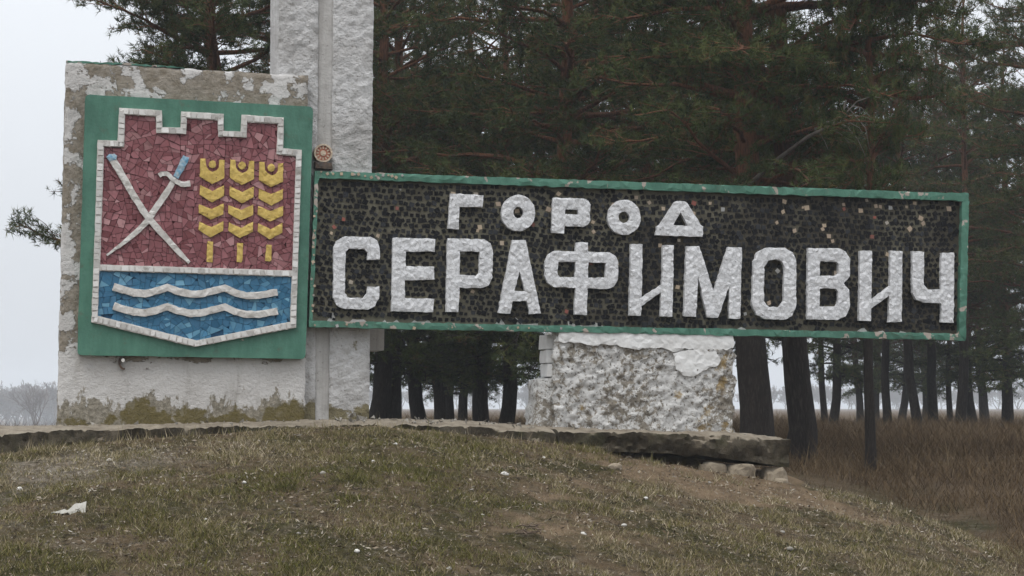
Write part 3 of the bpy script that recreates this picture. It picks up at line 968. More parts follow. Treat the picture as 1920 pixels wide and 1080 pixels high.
LET = [
    ('Г', T(A3, [(855, 187), (1040, 197), (1036, 265), (905, 262), (900, 390), (840, 385)]), []),
    ('О', ell(A3, 1237, 298, 95, 103), [ell(A3, 1237, 296, 30, 33, 14)]),
    ('Р', T(A3, [(1432, 212), (1605, 216), (1632, 228), (1642, 252), (1640, 340), (1628, 365), (1602, 376), (1497, 370), (1493, 413), (1425, 410)]), [T(A3, [(1500, 276), (1573, 279), (1573, 306), (1498, 304)])]),
    ('О', ell(A3, 1832, 322, 93, 99), [ell(A3, 1832, 322, 31, 32, 14)]),
    ('Д', T(A4, [(195, 147), (210, 141), (252, 143), (265, 150), (345, 276), (357, 283), (355, 342), (90, 333), (95, 282), (112, 274)]), [T(A4, [(230, 205), (271, 281), (188, 276)])]),
    ('С', T(A3, [(197, 490), (213, 452), (262, 428), (405, 432), (443, 455), (458, 500), (455, 562), (388, 562), (388, 522), (373, 501), (282, 497), (265, 515), (260, 745), (276, 774), (362, 776), (385, 748), (388, 712), (455, 712), (452, 780), (430, 822), (390, 841), (260, 838), (215, 817), (195, 772)]), []),
    ('Е', T(A3, [(530, 437), (767, 443), (765, 515), (605, 515), (603, 597), (763, 600), (762, 672), (598, 676), (598, 776), (762, 782), (758, 856), (522, 850)]), []),
    ('Р', T(A3, [(838, 440), (1045, 445), (1082, 470), (1093, 512), (1090, 660), (1070, 705), (1030, 719), (905, 718), (900, 856), (828, 855)]), [T(A3, [(908, 513), (1018, 515), (1016, 635), (1000, 651), (907, 645)])]),
    ('А', T(A3, [(1205, 450), (1278, 450), (1363, 862), (1300, 866), (1285, 795), (1205, 793), (1190, 863), (1122, 861)]), [T(A3, [(1243, 622), (1275, 738), (1214, 736)])]),
    ('Ф', T(A3, [(1560, 463), (1628, 465), (1628, 515), (1750, 519), (1785, 540), (1798, 577), (1796, 670), (1775, 710), (1735, 726), (1627, 721), (1622, 870), (1552, 868), (1558, 718), (1435, 715), (1400, 690), (1386, 650), (1387, 570), (1405, 530), (1440, 511), (1560, 513)]),
     [T(A3, [(1462, 573), (1558, 571), (1556, 658), (1470, 658), (1457, 645)]), T(A3, [(1630, 575), (1727, 578), (1727, 660), (1628, 662)])]),
    ('И', [(1183, 457), (1205, 458), (1203.5, 558), (1242, 533), (1243, 459), (1264, 460), (1261, 594), (1239, 593), (1239.5, 548), (1203, 574), (1202, 592), (1180, 591)], []),
    ('М', T(A4, [(263, 393), (335, 395), (415, 652), (497, 400), (576, 402), (564, 803), (503, 801), (504, 615), (440, 797), (380, 795), (328, 565), (316, 791), (247, 789)]), []),
    ('О', T(A4, [(640, 480), (663, 427), (710, 402), (815, 405), (860, 431), (881, 480), (879, 730), (856, 786), (815, 809), (700, 804), (655, 781), (633, 725)]), [T(A4, [(700, 512), (724, 477), (765, 467), (800, 480), (815, 512), (810, 702), (788, 736), (730, 736), (700, 706)])]),
    ('В', T(A4, [(948, 405), (1118, 407), (1160, 425), (1183, 465), (1181, 565), (1145, 605), (1178, 640), (1181, 740), (1160, 790), (1110, 809), (942, 805)]), [T(A4, [(1015, 480), (1105, 482), (1118, 495), (1117, 548), (1102, 561), (1013, 560)]), T(A4, [(1013, 632), (1102, 634), (1117, 650), (1115, 717), (1101, 734), (1010, 735)])]),
    ('И', T(A4, [(1240, 420), (1307, 420), (1303, 695), (1408, 618), (1410, 420), (1477, 422), (1473, 822), (1402, 820), (1403, 672), (1302, 746), (1300, 816), (1233, 813)]), []),
    ('Ч', T(A4, [(1533, 422), (1600, 425), (1598, 612), (1623, 639), (1695, 637), (1698, 432), (1769, 432), (1766, 826), (1697, 824), (1697, 716), (1600, 712), (1555, 695), (1535, 655)]), []),
]
for ch, o_, h_ in LET:
    L = mpart('letter', relief('letter', PX(o_, -0.004), [PX(h, -0.004) for h in h_], N_F, -0.004, M['letter'], 0.032, 0.005, 0.002), brd)
    L['label'] = 'raised white letter ' + ch

# small square tiles of the field
ru, rw = np.array(PX([ITL, ITR, IBR, IBL])).T
tiles = []
pitch = 0.0545
lo_u, hi_u, lo_w, hi_w = ru.min(), ru.max(), rw.min(), rw.max()
quadp = np.array(PX([ITL, ITR, IBR, IBL]))
lmask = [(np.array(PX(o_, -0.03)), [np.array(PX(h, -0.03)) for h in h_]) for _, o_, h_ in LET]
for j, wv in enumerate(np.arange(lo_w, hi_w, pitch * 0.94)):
    for i, uv in enumerate(np.arange(lo_u, hi_u, pitch)):
        a = uv + (j % 2) * pitch * 0.5 + RNG.normal() * 0.006 + 0.02 * math.sin(wv * 7)
        b = wv + RNG.normal() * 0.006 + 0.03 * float(fbm(uv * 1.6, wv * 1.6, 2, 21))
        tiles.append((a, b))
tiles = np.array(tiles)
def edge_dist(P, pts):
    a, b = P, np.roll(P, -1, 0)
    d = np.full(len(pts), 9.0)
    for p, q in zip(a, b):
        t = np.clip(((pts - p) @ (q - p)) / ((q - p) @ (q - p)), 0, 1)
        d = np.minimum(d, np.linalg.norm(p + t[:, None] * (q - p) - pts, axis=1))
    return d
ok = inside(quadp, tiles[:, 0], tiles[:, 1]) & (edge_dist(quadp, tiles) > 0.014)
for o_, hs_ in lmask:
    il = inside(o_, tiles[:, 0], tiles[:, 1])
    for h in hs_: il &= ~inside(h, tiles[:, 0], tiles[:, 1])
    ok &= ~(il & (edge_dist(o_, tiles) > 0.02))
tiles = tiles[ok]
ang = fbm(tiles[:, 0] * 1.3, tiles[:, 1] * 1.3, 2, 30) * 0.9 + RNG.normal(size=len(tiles)) * 0.28
half = 0.0185 * (1 + RNG.normal(size=len(tiles)) * 0.14)
cream_p = 0.010 + 0.10 * sstep(0.35, 1.0, tiles[:, 1]) * sstep(-1.2, 0.4, tiles[:, 0]) * (0.4 + sstep(-.1, .3, fbm(tiles[:, 0] * 1.7, tiles[:, 1] * 1.7, 2, 33)))
kind = np.where(RNG.random(len(tiles)) < cream_p, 1, np.where(RNG.random(len(tiles)) < 0.006, 2, 0))
half = half * np.where(kind > 0, 0.92, 1)
order = np.argsort(-half - (kind > 0) * 0.02)
protos = {}
def tile_proto(k, v):
    if (k, v) not in protos:
        q = np.array([(-1, -1), (1, -1), (1, 1), (-1, 1)]) * 1.0 + RNG.uniform(-.22, .22, (4, 2))
        top = [(a, -0.007 - RNG.uniform(-.0016, .0016), b) for a, b in q]
        bot = [(a, 0.0, b) for a, b in q]
        f = [(0, 1, 2, 3)] + [(i, 4 + i, 4 + (i + 1) % 4, (i + 1) % 4) for i in range(4)]
        protos[(k, v)] = (mesh_from('tile', top + bot, f, [M['black'], M['cream'], M['rust']][k]), np.array(top + bot), f)
    return protos[(k, v)]
rest = {0: ([], []), 1: ([], []), 2: ([], [])}
for r_, i in enumerate(order):
    k = int(kind[i])
    pm, pv, pf = tile_proto(k, int(RNG.integers(10)))
    s, a = half[i], ang[i]
    if r_ < 300:
        o = obj('tile', pm, field, (tiles[i, 0], -N_F, tiles[i, 1]))
        o.scale = (s, 1, s)
        o.rotation_euler = (0, -a, 0)
    else:
        c_, s_ = math.cos(a), math.sin(a)
        V, F_ = rest[k]
        st = len(V)
        for x, y, z in pv:
            V.append((tiles[i, 0] + (x * c_ - z * s_) * s, -N_F + y, tiles[i, 1] + (x * s_ + z * c_) * s))
        F_ += [tuple(st + w for w in f) for f in pf]
for k, nm in ((0, 'small_black_tiles'), (1, 'small_cream_tiles'), (2, 'small_red_tiles')):
    if rest[k][0]:
        o = obj(nm, mesh_from(nm, rest[k][0], rest[k][1], [M['black'], M['cream'], M['rust']][k]), field)
        o['kind'] = 'stuff'

# pale chips stuck on the green frame
fr = []
for a, b, k in (((600, 325), (760, 332), 16), ((590, 395), (585, 598), 12), ((590, 607), (700, 609), 4), ((760, 611), (1100, 619), 6)):
    for q in range(k):
        t = (q + RNG.random()) / k
        p = np.array(pl((a[0] + (b[0] - a[0]) * t + RNG.normal() * 1.5, a[1] + (b[1] - a[1]) * t + RNG.normal() * 2.0)))
        s = RNG.uniform(0.008, 0.02)
        th = RNG.uniform(0, 3)
        fr.append(ccw(np.array([p + s * np.array([math.cos(th + e), math.sin(th + e)]) for e in (0, 1.6, 3.1, 4.7)])))
for q in fr:
    loc, v, f, _ = chip_geo(q, -0.003, 0.010, 0.0, 0.05)
    obj('chip', mesh_from('chip', v, f, M['cream']), brd, tuple(np.array(loc) + np.array(brd['off'])))

# ------------------------------------------------------------------ support block under the board
u0, w0 = pl((1210, 803), -0.02)
blk = mono_root('support_block', 'rough stuccoed masonry block holding up the name board', 'block', (u0, 0.2, w0))
NB = -0.015
mpart('masonry', rough_box('masonry', [(1045, 622), (1376, 629), (1376, 822), (1042, 822)], NB - 0.46, NB - 0.02, M['block'], 0.014, 0.030, 20, 21, 0.008, 0.045), blk)
mpart('buttress', rough_box('buttress', [(1010, 713), (1046, 706), (1046, 815), (1003, 806)], NB - 0.50, NB - 0.10, M['block'], 0.02, 0.016, 16, 25, 0.014, 0.03), blk)
mpart('mortar_patch', relief('mortar_patch', PX([(1047, 622), (1200, 620), (1374, 628), (1377, 655), (1340, 656), (1318, 661), (1290, 653), (1262, 660), (1240, 652), (1190, 655), (1150, 646), (1105, 647), (1085, 643), (1048, 641)], NB), [], NB - 0.05, NB + 0.004, M['patch'], 0.04, 0.004, 0.006, False), blk)
mpart('mortar_patch', relief('mortar_patch', PX([(1263, 661), (1300, 656), (1342, 656), (1352, 675), (1346, 686), (1318, 694), (1300, 706), (1284, 705), (1268, 692)], NB), [], NB - 0.05, NB + 0.002, M['patch'], 0.04, 0.004, 0.006, False), blk)
for q, (ya, yb) in enumerate(((628, 654), (656, 680), (682, 706))):
    mpart('brick', rough_box('brick', [(1026 + q, ya), (1047, ya), (1046, yb), (1025 + q, yb)], NB - 0.44, NB - 0.12, M['patch'], 0.03, 0.006, 10, 27 + q, 0.004, 0.008), blk)

# ------------------------------------------------------------------ plinth and broken slab
WALLBASE = [(-260, 812), (0, 800), (100, 799), (200, 797), (330, 794), (560, 789), (700, 786), (870, 788), (1050, 800), (1250, 807), (1380, 811), (1484, 819)]
def slab_mesh(name, lo, hi, thick, seed):
    xs = np.arange(lo, hi + 0.1, 4.0)
    fx = [p[0] for p in SLABTOP]
    ft = np.interp(xs, fx, [p[1] for p in SLABTOP])
    fn = np.interp(xs, fx, [p[2] for p in SLABTOP])
    bt = np.interp(xs, fx, [p[1] for p in WALLBASE])
    rows = []
    prof = []
    for i, x in enumerate(xs):
        u, w = pl((x, ft[i]), fn[i])
        ub, wb = pl((x, bt[i]), N_WALL)
        ub = u + (fn[i] - N_WALL) * 0.0
        ring = []
        th = float(thick(x))
        for d in np.linspace(0, 1, 7):                      # front face from bottom to top
            bow = 0.02 * math.sin(d * math.pi)
            ring.append((u, fn[i] - 0.02 * (1 - d) + bow, w - th * (1 - d)))
        for d in np.linspace(0.06, 1, 9):                    # top, to the wall line
            ring.append((u, fn[i] + (N_WALL - fn[i]) * d, w + (wb - w) * d ** 0.8))
        ring.append((u, -0.9, wb))
        ring.append((u, -1.5, wb - 0.01))
        ring.append((u, -1.5, w - th))
        rows.append(ring)
    R = np.array(rows)
    k = R.shape[1]
    P = R.reshape(-1, 3)
    rough = fbm(P[:, 0] * 6 + P[:, 1] * 3, P[:, 2] * 9 + P[:, 1] * 4, 4, seed)
    fine = fbm(P[:, 0] * 22, P[:, 2] * 22 + P[:, 1] * 22, 3, seed + 9)
    idx = np.tile(np.arange(k), len(xs))
    fr_ = (idx <= 7)
    P[:, 1] += np.where(fr_, 0.075 * rough + 0.030 * fine, 0.0)
    P[:, 2] += np.where(idx <= 3, 0.025 * rough, np.where(idx < k - 3, 0.016 * fine + 0.016 * rough, 0.0))
    lipl = fbm(P[:, 0] * 3.3, P[:, 0] * 0.0, 4, seed + 5)
    P[:, 2] += np.where((idx >= 5) & (idx <= 8), -0.035 * np.abs(lipl) - 0.02 * np.abs(fine), 0)
    verts = [(p[0], -p[1], p[2]) for p in P]
    faces = []
    for i in range(len(xs) - 1):
        for j in range(k):
            a, b = i * k + j, i * k + (j + 1) % k
            faces.append((a, a + k, b + k, b))
    faces.append(tuple(range(k)))
    faces.append(tuple(range((len(xs) - 1) * k, len(xs) * k))[::-1])
    me = mesh_from(name, verts, faces, M['conc'], True)
    me.set_sharp_from_angle(angle=math.radians(40))
    return me
u0, w0 = pl((500, 800), 0.6)
pli = mono_root('plinth', 'low weathered concrete plinth under the emblem wall, earth heaped against it', 'plinth', (u0, 0.0, w0 - 0.3))
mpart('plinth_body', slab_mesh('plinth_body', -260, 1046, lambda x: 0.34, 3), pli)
u0, w0 = pl((1260, 830), 0.4)
bsl = mono_root('broken_slab', 'dark mossy concrete slab end undermined by erosion under the support block', 'slab', (u0, 0.0, w0 - 0.12))
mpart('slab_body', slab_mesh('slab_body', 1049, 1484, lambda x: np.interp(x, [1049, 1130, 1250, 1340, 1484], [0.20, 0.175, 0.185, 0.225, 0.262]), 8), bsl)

# ------------------------------------------------------------------ small things on the monument
u0, w0 = pl((605, 288), N_PYL + 0.05)
med = mono_root('medallion', 'round copper and ivory medallion at the foot of the pillar above the board', 'medallion', (u0, -(N_PYL + 0.03), w0 - 0.085))
def disc(cx, cy, r0, r1, n0, n1, k=28):
    o_ = [(cx + r1 * math.cos(a), cy + r1 * math.sin(a)) for a in np.linspace(0, 2 * math.pi, k + 1)[:-1]]
    h_ = [[(cx + r0 * math.cos(a), cy + r0 * math.sin(a)) for a in np.linspace(0, 2 * math.pi, k + 1)[:-1]]] if r0 > 0 else []
    return o_, h_, n0, n1
NM = N_PYL + 0.004
for nm, r0, r1, n1, mt in (('rim', 0.070, 0.086, 0.095, 'ivory'), ('face', 0, 0.071, 0.080, 'brass'), ('boss', 0, 0.026, 0.092, 'ivory')):
    o_, h_, a_, b_ = disc(u0, w0, r0, r1, NM - 0.02, NM + n1)
    mpart(nm, relief(nm, o_, h_, a_, b_, M[mt], 0.02, 0.002, 0.0), med)
for a in np.arange(12) * math.pi / 6:
    c, s = math.cos(a), math.sin(a)
    q = [(u0 + c * ra - s * t, w0 + s * ra + c * t) for ra, t in ((0.042, -0.006), (0.064, -0.006), (0.064, 0.006), (0.042, 0.006))]
    mpart('ray', relief('ray', q, [], NM + 0.06, NM + 0.086, M['ivory'], 0.03, 0.001, 0.0), med)
mpart('bracket', relief('bracket', PX([(591, 303), (622, 306), (623, 318), (591, 315)], NM + 0.08), [], NM - 0.02, NM + 0.10, M['steel'], 0.03, 0.003, 0.002), med)

u0, w0 = pl((230, 678), N_WALL)
hk = mono_root('lifting_hook', 'rusty lifting hook with a white stub sticking out under the emblem panel', 'hook', (u0, -N_WALL, w0 - 0.06))
mpart('stub', relief('stub', *[PX(ell(lambda x, y: (x, y), 230, 676, 3.4, 3.6, 10), N_WALL), []], N_WALL - 0.02, N_WALL + 0.10, M['relief'], 0.02, 0.001, 0.0), hk)
mpart('hook', relief('hook', PX(stroke(smooth_line([(227, 668), (224, 674), (224, 682), (228, 690), (234, 692)]), [4, 4, 3]), N_WALL), [], N_WALL - 0.02, N_WALL + 0.05, M['steel'], 0.02, 0.001, 0.0), hk)

# ------------------------------------------------------------------ stones, litter
def lump(name, r, mat, seed, sq=(1, 1, 0.7), blocky=0.0):
    rg = np.random.default_rng(seed)
    import bmesh
    bm = bmesh.new()
    bmesh.ops.create_icosphere(bm, subdivisions=3 if r > 0.04 else 2, radius=1.0)
    ph = rg.random(3) * 50
    for v in bm.verts:
        c = np.array(v.co)
        if blocky: c = np.sign(c) * np.abs(c) ** (1 - blocky)
        h = 1 + 0.28 * float(fbm(c[0] * 1.3 + ph[0], c[1] * 1.3 + c[2] * 1.1 + ph[1], 3, 2))
        v.co = Vector(c * h * r * np.array(sq))
    me = bpy.data.meshes.new(name)
    bm.to_mesh(me)
    bm.free()
    me.materials.append(mat)
    me.polygons.foreach_set('use_smooth', [r <= 0.04] * len(me.polygons))
    return me
def put(name, me, p, rot=0.0, sink=0.0):
    o = obj(name, me, None, (p[0], p[1], p[2] - sink))
    o.rotation_euler = (0, 0, rot)
    return o
# blocks wedged under the slab's right end
for k, (px, py, r, sq, n, lab) in enumerate((
        (1388, 884, 0.115, (1.15, 0.9, 0.62), 0.34, 'pale squared stone wedged under the slab beside the darker end stone'),
        (1452, 893, 0.125, (1.0, 0.9, 0.72), 0.28, 'weathered stone propping the outer corner of the slab'),
        (1338, 876, 0.10, (1.3, 0.9, 0.42), 0.34, 'low earth-covered stone half buried under the slab'),
        (1462, 908, 0.075, (1.1, 0.9, 0.7), 0.40, 'small stone lying loose below the slab corner'))):
    u, w = pl((px, py), n)
    q = loc2world(u, n, w)
    top_, bot_ = q[2] + r * sq[2], min(float(terrain(q[0], q[1])) - 0.03, q[2])
    q[2] = (top_ + bot_) / 2
    sq = (sq[0], sq[1], (top_ - bot_) / 2 / r)
    tag(put('stone', lump('stone', r, M['stone'], 50 + k, sq, 0.45), q, 0.25), lab, 'stone', 'stones propping the slab end')
SP = [(205, 863, 9), (37, 917, 11), (332, 921, 6), (605, 888, 12), (458, 905, 8), (386, 974, 6), (670, 1035, 11), (946, 889, 13), (1211, 934, 8),
      (1094, 1002, 12), (1170, 985, 9), (842, 1066, 11), (742, 833, 7), (1467, 998, 10), (1481, 1029, 12), (700, 866, 6), (1020, 858, 6), (560, 1000, 7), (1330, 905, 7), (905, 965, 6)]
for k, (px, py, w_) in enumerate(SP):
    p = ground_at(px, py)
    r = w_ / 2 / FPX * p.y
    dull = k in (3, 13, 14, 17, 18)
    o = put('pebble', lump('pebble', r, M['dull' if dull else 'pebble'], 100 + k, (1.2, 1, 0.75)), p, k * 1.3, r * 0.05)
    tag(o, 'dull grey pebble lying on the mound among short grass' if dull else 'small whitish pebble lying on the mound among short grass', 'pebble', 'grey pebbles on the mound' if dull else 'whitish pebbles on the mound')
p = ground_at(1152, 877)
tag(put('stone', lump('stone', 0.055, M['stone'], 77, (1.2, 1, 0.7), 0.2), p, 0.4, 0.0), 'fist-sized grey stone lying on bare soil in front of the slab', 'stone')

# torn paper
p = ground_at(128, 966)
n_, m_ = 14, 7
V, F_ = [], []
for i in range(n_):
    for j in range(m_):
        s, t = i / (n_ - 1) - 0.5, j / (m_ - 1) - 0.5
        wdt = np.interp(s, [-.5, -.1, -.05, .1, .5], [0.012, 0.07, 0.035, 0.10, 0.13])
        V.append((s * 0.25 + 0.012 * float(fbm(s * 9, t * 9, 2, 3)), t * wdt * 0.8, 0.03 + t * wdt * (0.75 if s > 0 else 0.3) + 0.03 * s + 0.014 * float(fbm(s * 7 + 3, t * 4, 2, 6))))
for i in range(n_ - 1):
    for j in range(m_ - 1):
        a = i * m_ + j
        F_.append((a, a + m_, a + m_ + 1, a + 1))
me = mesh_from('paper_scrap', V, F_, M['paper'], False)
o = put('paper_scrap', me, p, 0.12)
sm = o.modifiers.new('thickness', 'SOLIDIFY')
sm.thickness = 0.002
tag(o, 'crumpled torn scrap of dirty white paper lying in the grass', 'litter')

# twigs
def tube(path, radii, sides=5, cap=True):
    path = np.asarray(path, float)
    k = len(path)
    d = np.gradient(path, axis=0)
    d /= np.maximum(np.linalg.norm(d, axis=1), 1e-9)[:, None]
    ref = np.array([0.0, 0, 1]) if abs(d[0][2]) < 0.9 else np.array([1.0, 0, 0])
    V, F_ = [], []
    for i in range(k):
        a = np.cross(d[i], ref)
        a /= np.linalg.norm(a)
        b = np.cross(d[i], a)
        for q in range(sides):
            th = 2 * math.pi * q / sides
            V.append(path[i] + radii[i] * (math.cos(th) * a + math.sin(th) * b))
    for i in range(k - 1):
        for q in range(sides):
            F_.append((i * sides + q, i * sides + (q + 1) % sides, (i + 1) * sides + (q + 1) % sides, (i + 1) * sides + q))
    return V, F_
class Pile:
    def __init__(s): s.V, s.F = [], []
    def add(s, vf):
        k = len(s.V)
        s.V += list(vf[0])
        s.F += [tuple(k + i for i in f) for f in vf[1]]
        return s
p = ground_at(1000, 1004)
e = bpy.data.objects.new('twig_pile', None)
COL.objects.link(e)
e.location = p
tag(e, 'loose heap of brown dry twigs lying on the mound', 'twigs')
for k in range(11):
    a = RNG.uniform(0, math.pi)
    L = RNG.uniform(0.10, 0.24)
    c = RNG.normal(size=2) * 0.035
    q = [(c[0] + math.cos(a) * L * t, c[1] + math.sin(a) * L * t, 0.02 + 0.012 * k * 0.5 + 0.07 * t * RNG.uniform(-.4, 1)) for t in (-.5, -.15, .2, .5)]
    obj('twig', mesh_from('twig', *tube(q, [0.005, 0.005, 0.004, 0.002], 5), M['twig'], True), e)

# ------------------------------------------------------------------ grass
def blades(x, y, h, w, lean, sink=0.01, zfn=terrain):
    n = len(x)
    z = zfn(x, y) - sink
    th = RNG.uniform(0, 2 * math.pi, n)
    dx, dy = np.cos(th) * w / 2, np.sin(th) * w / 2
    la = RNG.uniform(0, 2 * math.pi, n)
    V = np.empty((n, 3, 3))
    V[:, 0] = np.stack([x - dx, y - dy, z], 1)
    V[:, 1] = np.stack([x + dx, y + dy, z], 1)
    V[:, 2] = np.stack([x + np.cos(la) * lean * h, y + np.sin(la) * lean * h, z + h + sink], 1)
    return V
n = 1000000
x = RNG.uniform(-6.5, 5.6, n)
y = RNG.uniform(12.0, 21.6, n)
md = moundness(x, y)
sl, pb = soilness(x, y), pebblyness(x, y)
clump = fbm(x * 3.2, y * 3.2, 4, 12)
green = fbm(x * 0.7 + 4, y * 0.7, 4, 14)
dens = np.clip(0.42 + 1.1 * clump - 0.75 * sl - 0.55 * pb, 0.04, 1) * np.clip(md + 0.25, 0, 1) * (y < y_front(x) - 0.01)
k = RNG.random(n) < dens
x, y, clump, green, sl, pb = x[k], y[k], clump[k], green[k], sl[k], pb[k]
h = np.clip(RNG.gamma(4, 0.0062, len(x)) * (1 + 0.8 * np.clip(clump, 0, 1)), 0.01, 0.14)
V = blades(x, y, h, RNG.uniform(0.004, 0.008, len(x)), RNG.uniform(0.3, 1.6, len(x)))
gx_ = np.exp(-((x + 1.2) / 2.6) ** 2)
tint = np.clip(0.66 - 0.42 * gx_ * (0.5 + 1.3 * green) - 0.25 * clump + RNG.normal(size=len(x)) * 0.27 + 0.25 * sl + 0.3 * pb, 0, 1)
o = obj('turf', mesh_tris('turf', V, M['turf'], tint))
tag(o, 'short patchy winter turf covering the mound', 'grass', kind='stuff')
# dead leaves, straw and grit
n = 110000
x, y = RNG.uniform(-6.5, 5.6, n), RNG.uniform(12.0, 21.3, n)
k = (RNG.random(n) < moundness(x, y) * (0.35 + 0.65 * sstep(-.2, .4, fbm(x * 2, y * 2, 3, 17)))) & (y < y_front(x) - 0.01)
x, y = x[k], y[k]
n = len(x)
s = np.minimum(RNG.gamma(3, 0.0024, n), 0.013)
c = np.stack([x, y, terrain(x, y) + RNG.uniform(0.002, 0.02, n)], 1)
a = RNG.normal(size=(n, 3)) * (1, 1, 0.45)
b = RNG.normal(size=(n, 3)) * (1, 1, 0.45)
a /= np.linalg.norm(a, axis=1)[:, None]
b /= np.linalg.norm(b, axis=1)[:, None]
a *= s[:, None] * RNG.uniform(0.8, 2.4, n)[:, None]
b *= s[:, None] * 0.7
tt = np.clip(0.12 + RNG.beta(2.0, 2.0, n) * 0.75 + 0.30 * (RNG.random(n) < 0.02) + 0.22 * pebblyness(x, y), 0, 1)
o = obj('leaf_litter', mesh_tris('leaf_litter', np.concatenate([np.stack([c - a, c + b, c + a], 1), np.stack([c - a, c - b, c + a], 1)]), M['litter'], np.r_[tt, tt]))
tag(o, 'scattered dead leaves, straw and grit on the mound', 'litter', kind='stuff')
# tall russet grass of the field
def field_pts(n, y0, y1, x0f, x1f):
    yy = y0 * (y1 / y0) ** RNG.random(n)
    xx = yy * RNG.uniform(x0f, x1f, n)
    return xx, yy
x, y = field_pts(420000, 17.0, 75.0, -0.30, 0.34)
md = moundness(x, y)
cl = fbm(x * 0.8, y * 0.8, 4, 41)
k = (RNG.random(len(x)) < (1 - md * 0.93) * np.clip(0.6 + 0.9 * cl, 0.15, 1)) & ((x > 1.0) | (y > 26)) & (y > 17.5) & ((x > 2.85) | (y > y_front(x) + 2.3))
x, y, cl = x[k], y[k], cl[k]
hh = np.clip(RNG.gamma(5, 0.030, len(x)) * (1 + 0.5 * cl) * np.interp(y, [17, 22, 30, 75], [0.40, 0.55, 1.05, 1.5]), 0.03, 0.6)
V = blades(x, y, hh, np.interp(y, [17, 75], [0.007, 0.022]) * RNG.uniform(.7, 1.3, len(x)), RNG.uniform(0.2, 1.5, len(x)))
tint = np.clip(0.40 + 0.35 * cl + RNG.normal(size=len(x)) * 0.20 + np.interp(y, [17, 30, 75], [0.10, -0.12, 0.1]), 0, 1)
o = obj('dry_field_grass', mesh_tris('dry_field_grass', V, M['dry'], tint))
tag(o, 'russet dry grass of the field under the pines', 'grass', kind='stuff')

# crumbs of fallen render on the plinth
V, F_ = [], []
for k in range(170):
    px = RNG.uniform(640, 1040) if k < 90 else RNG.uniform(120, 1460)
    dd = RNG.uniform(0.15, 0.95)
    i_ = [q[0] for q in SLABTOP]
    fn_ = float(np.interp(px, i_, [q[2] for q in SLABTOP]))
    u, w = pl((px, float(np.interp(px, i_, [q[1] for q in SLABTOP]))), fn_)
    ub, wb = pl((px, float(np.interp(px, i_, [q[1] for q in WALLBASE]))), N_WALL)
    c = loc2world(u, fn_ + (N_WALL - fn_) * dd, w + (wb - w) * dd ** 0.8)
    r = RNG.gamma(3, 0.006)
    vv = RNG.normal(size=(4, 3)) * (1, 1, 0.6)
    vv = vv / np.linalg.norm(vv, axis=1)[:, None] * r
    st = len(V)
    V += [c + q + np.array([0, 0, r * 0.5]) for q in vv]
    F_ += [(st, st + 1, st + 2), (st, st + 2, st + 3), (st, st + 3, st + 1), (st + 1, st + 3, st + 2)]
o = obj('render_rubble', mesh_from('render_rubble', V, F_, M['dull']))
tag(o, 'crumbs of fallen render strewn over the concrete plinth', 'rubble', kind='stuff')
x = RNG.uniform(-5.5, 2.6, 2600)
x = x[RNG.random(len(x)) < np.clip(0.35 + fbm(x * 2.5, x * 0, 3, 52), 0.05, 1)]
y = y_front(x) - np.abs(RNG.normal(size=len(x))) * 0.07 - 0.03
V = blades(x, y, np.clip(RNG.gamma(3, 0.022, len(x)), 0.02, 0.2), RNG.uniform(0.003, 0.007, len(x)), RNG.uniform(0.1, 0.8, len(x)))
o = obj('plinth_edge_grass', mesh_tris('plinth_edge_grass', V, M['turf'], np.clip(0.7 + RNG.normal(size=len(x)) * 0.2, 0, 1)))
tag(o, 'dry straws growing along the foot of the plinth', 'grass', kind='stuff')

# ------------------------------------------------------------------ pines
def needles(P, A, size, per, width, rg):
    """tufts at P along axes A -> needle triangles"""
    n = len(P)
    idx = np.repeat(np.arange(n), per)
    a = A[idx]
    r = rg.normal(size=(len(idx), 3))
    d = a * rg.uniform(0.25, 1.1, (len(idx), 1)) + r * 0.62
    d /= np.linalg.norm(d, axis=1)[:, None]
    L = size[idx] * rg.uniform(0.6, 1.15, len(idx))
    root = P[idx] + a * (rg.uniform(-0.5, 0.3, len(idx)) * size[idx])[:, None]
    side = np.cross(d, rg.normal(size=(len(idx), 3)))
    side /= np.maximum(np.linalg.norm(side, axis=1), 1e-6)[:, None]
    w = width * size[idx] / 0.085
    V = np.stack([root - side * w[:, None] / 2, root + side * w[:, None] / 2, root + d * L[:, None]], 1)
    return V, idx

def limb_path(z, az, L, rise, droop, rg, base):
    t = np.linspace(0, 1, 8)
    wob = np.cumsum(rg.normal(size=(8, 3)) * 0.035 * L, axis=0)
    r = L * t
    zz = z + rise * L * t - droop * L * t * t + 0.10 * L * t ** 3
    p = np.stack([base[0] + np.cos(az) * r, base[1] + np.sin(az) * r, zz], 1)
    return p + wob * t[:, None]

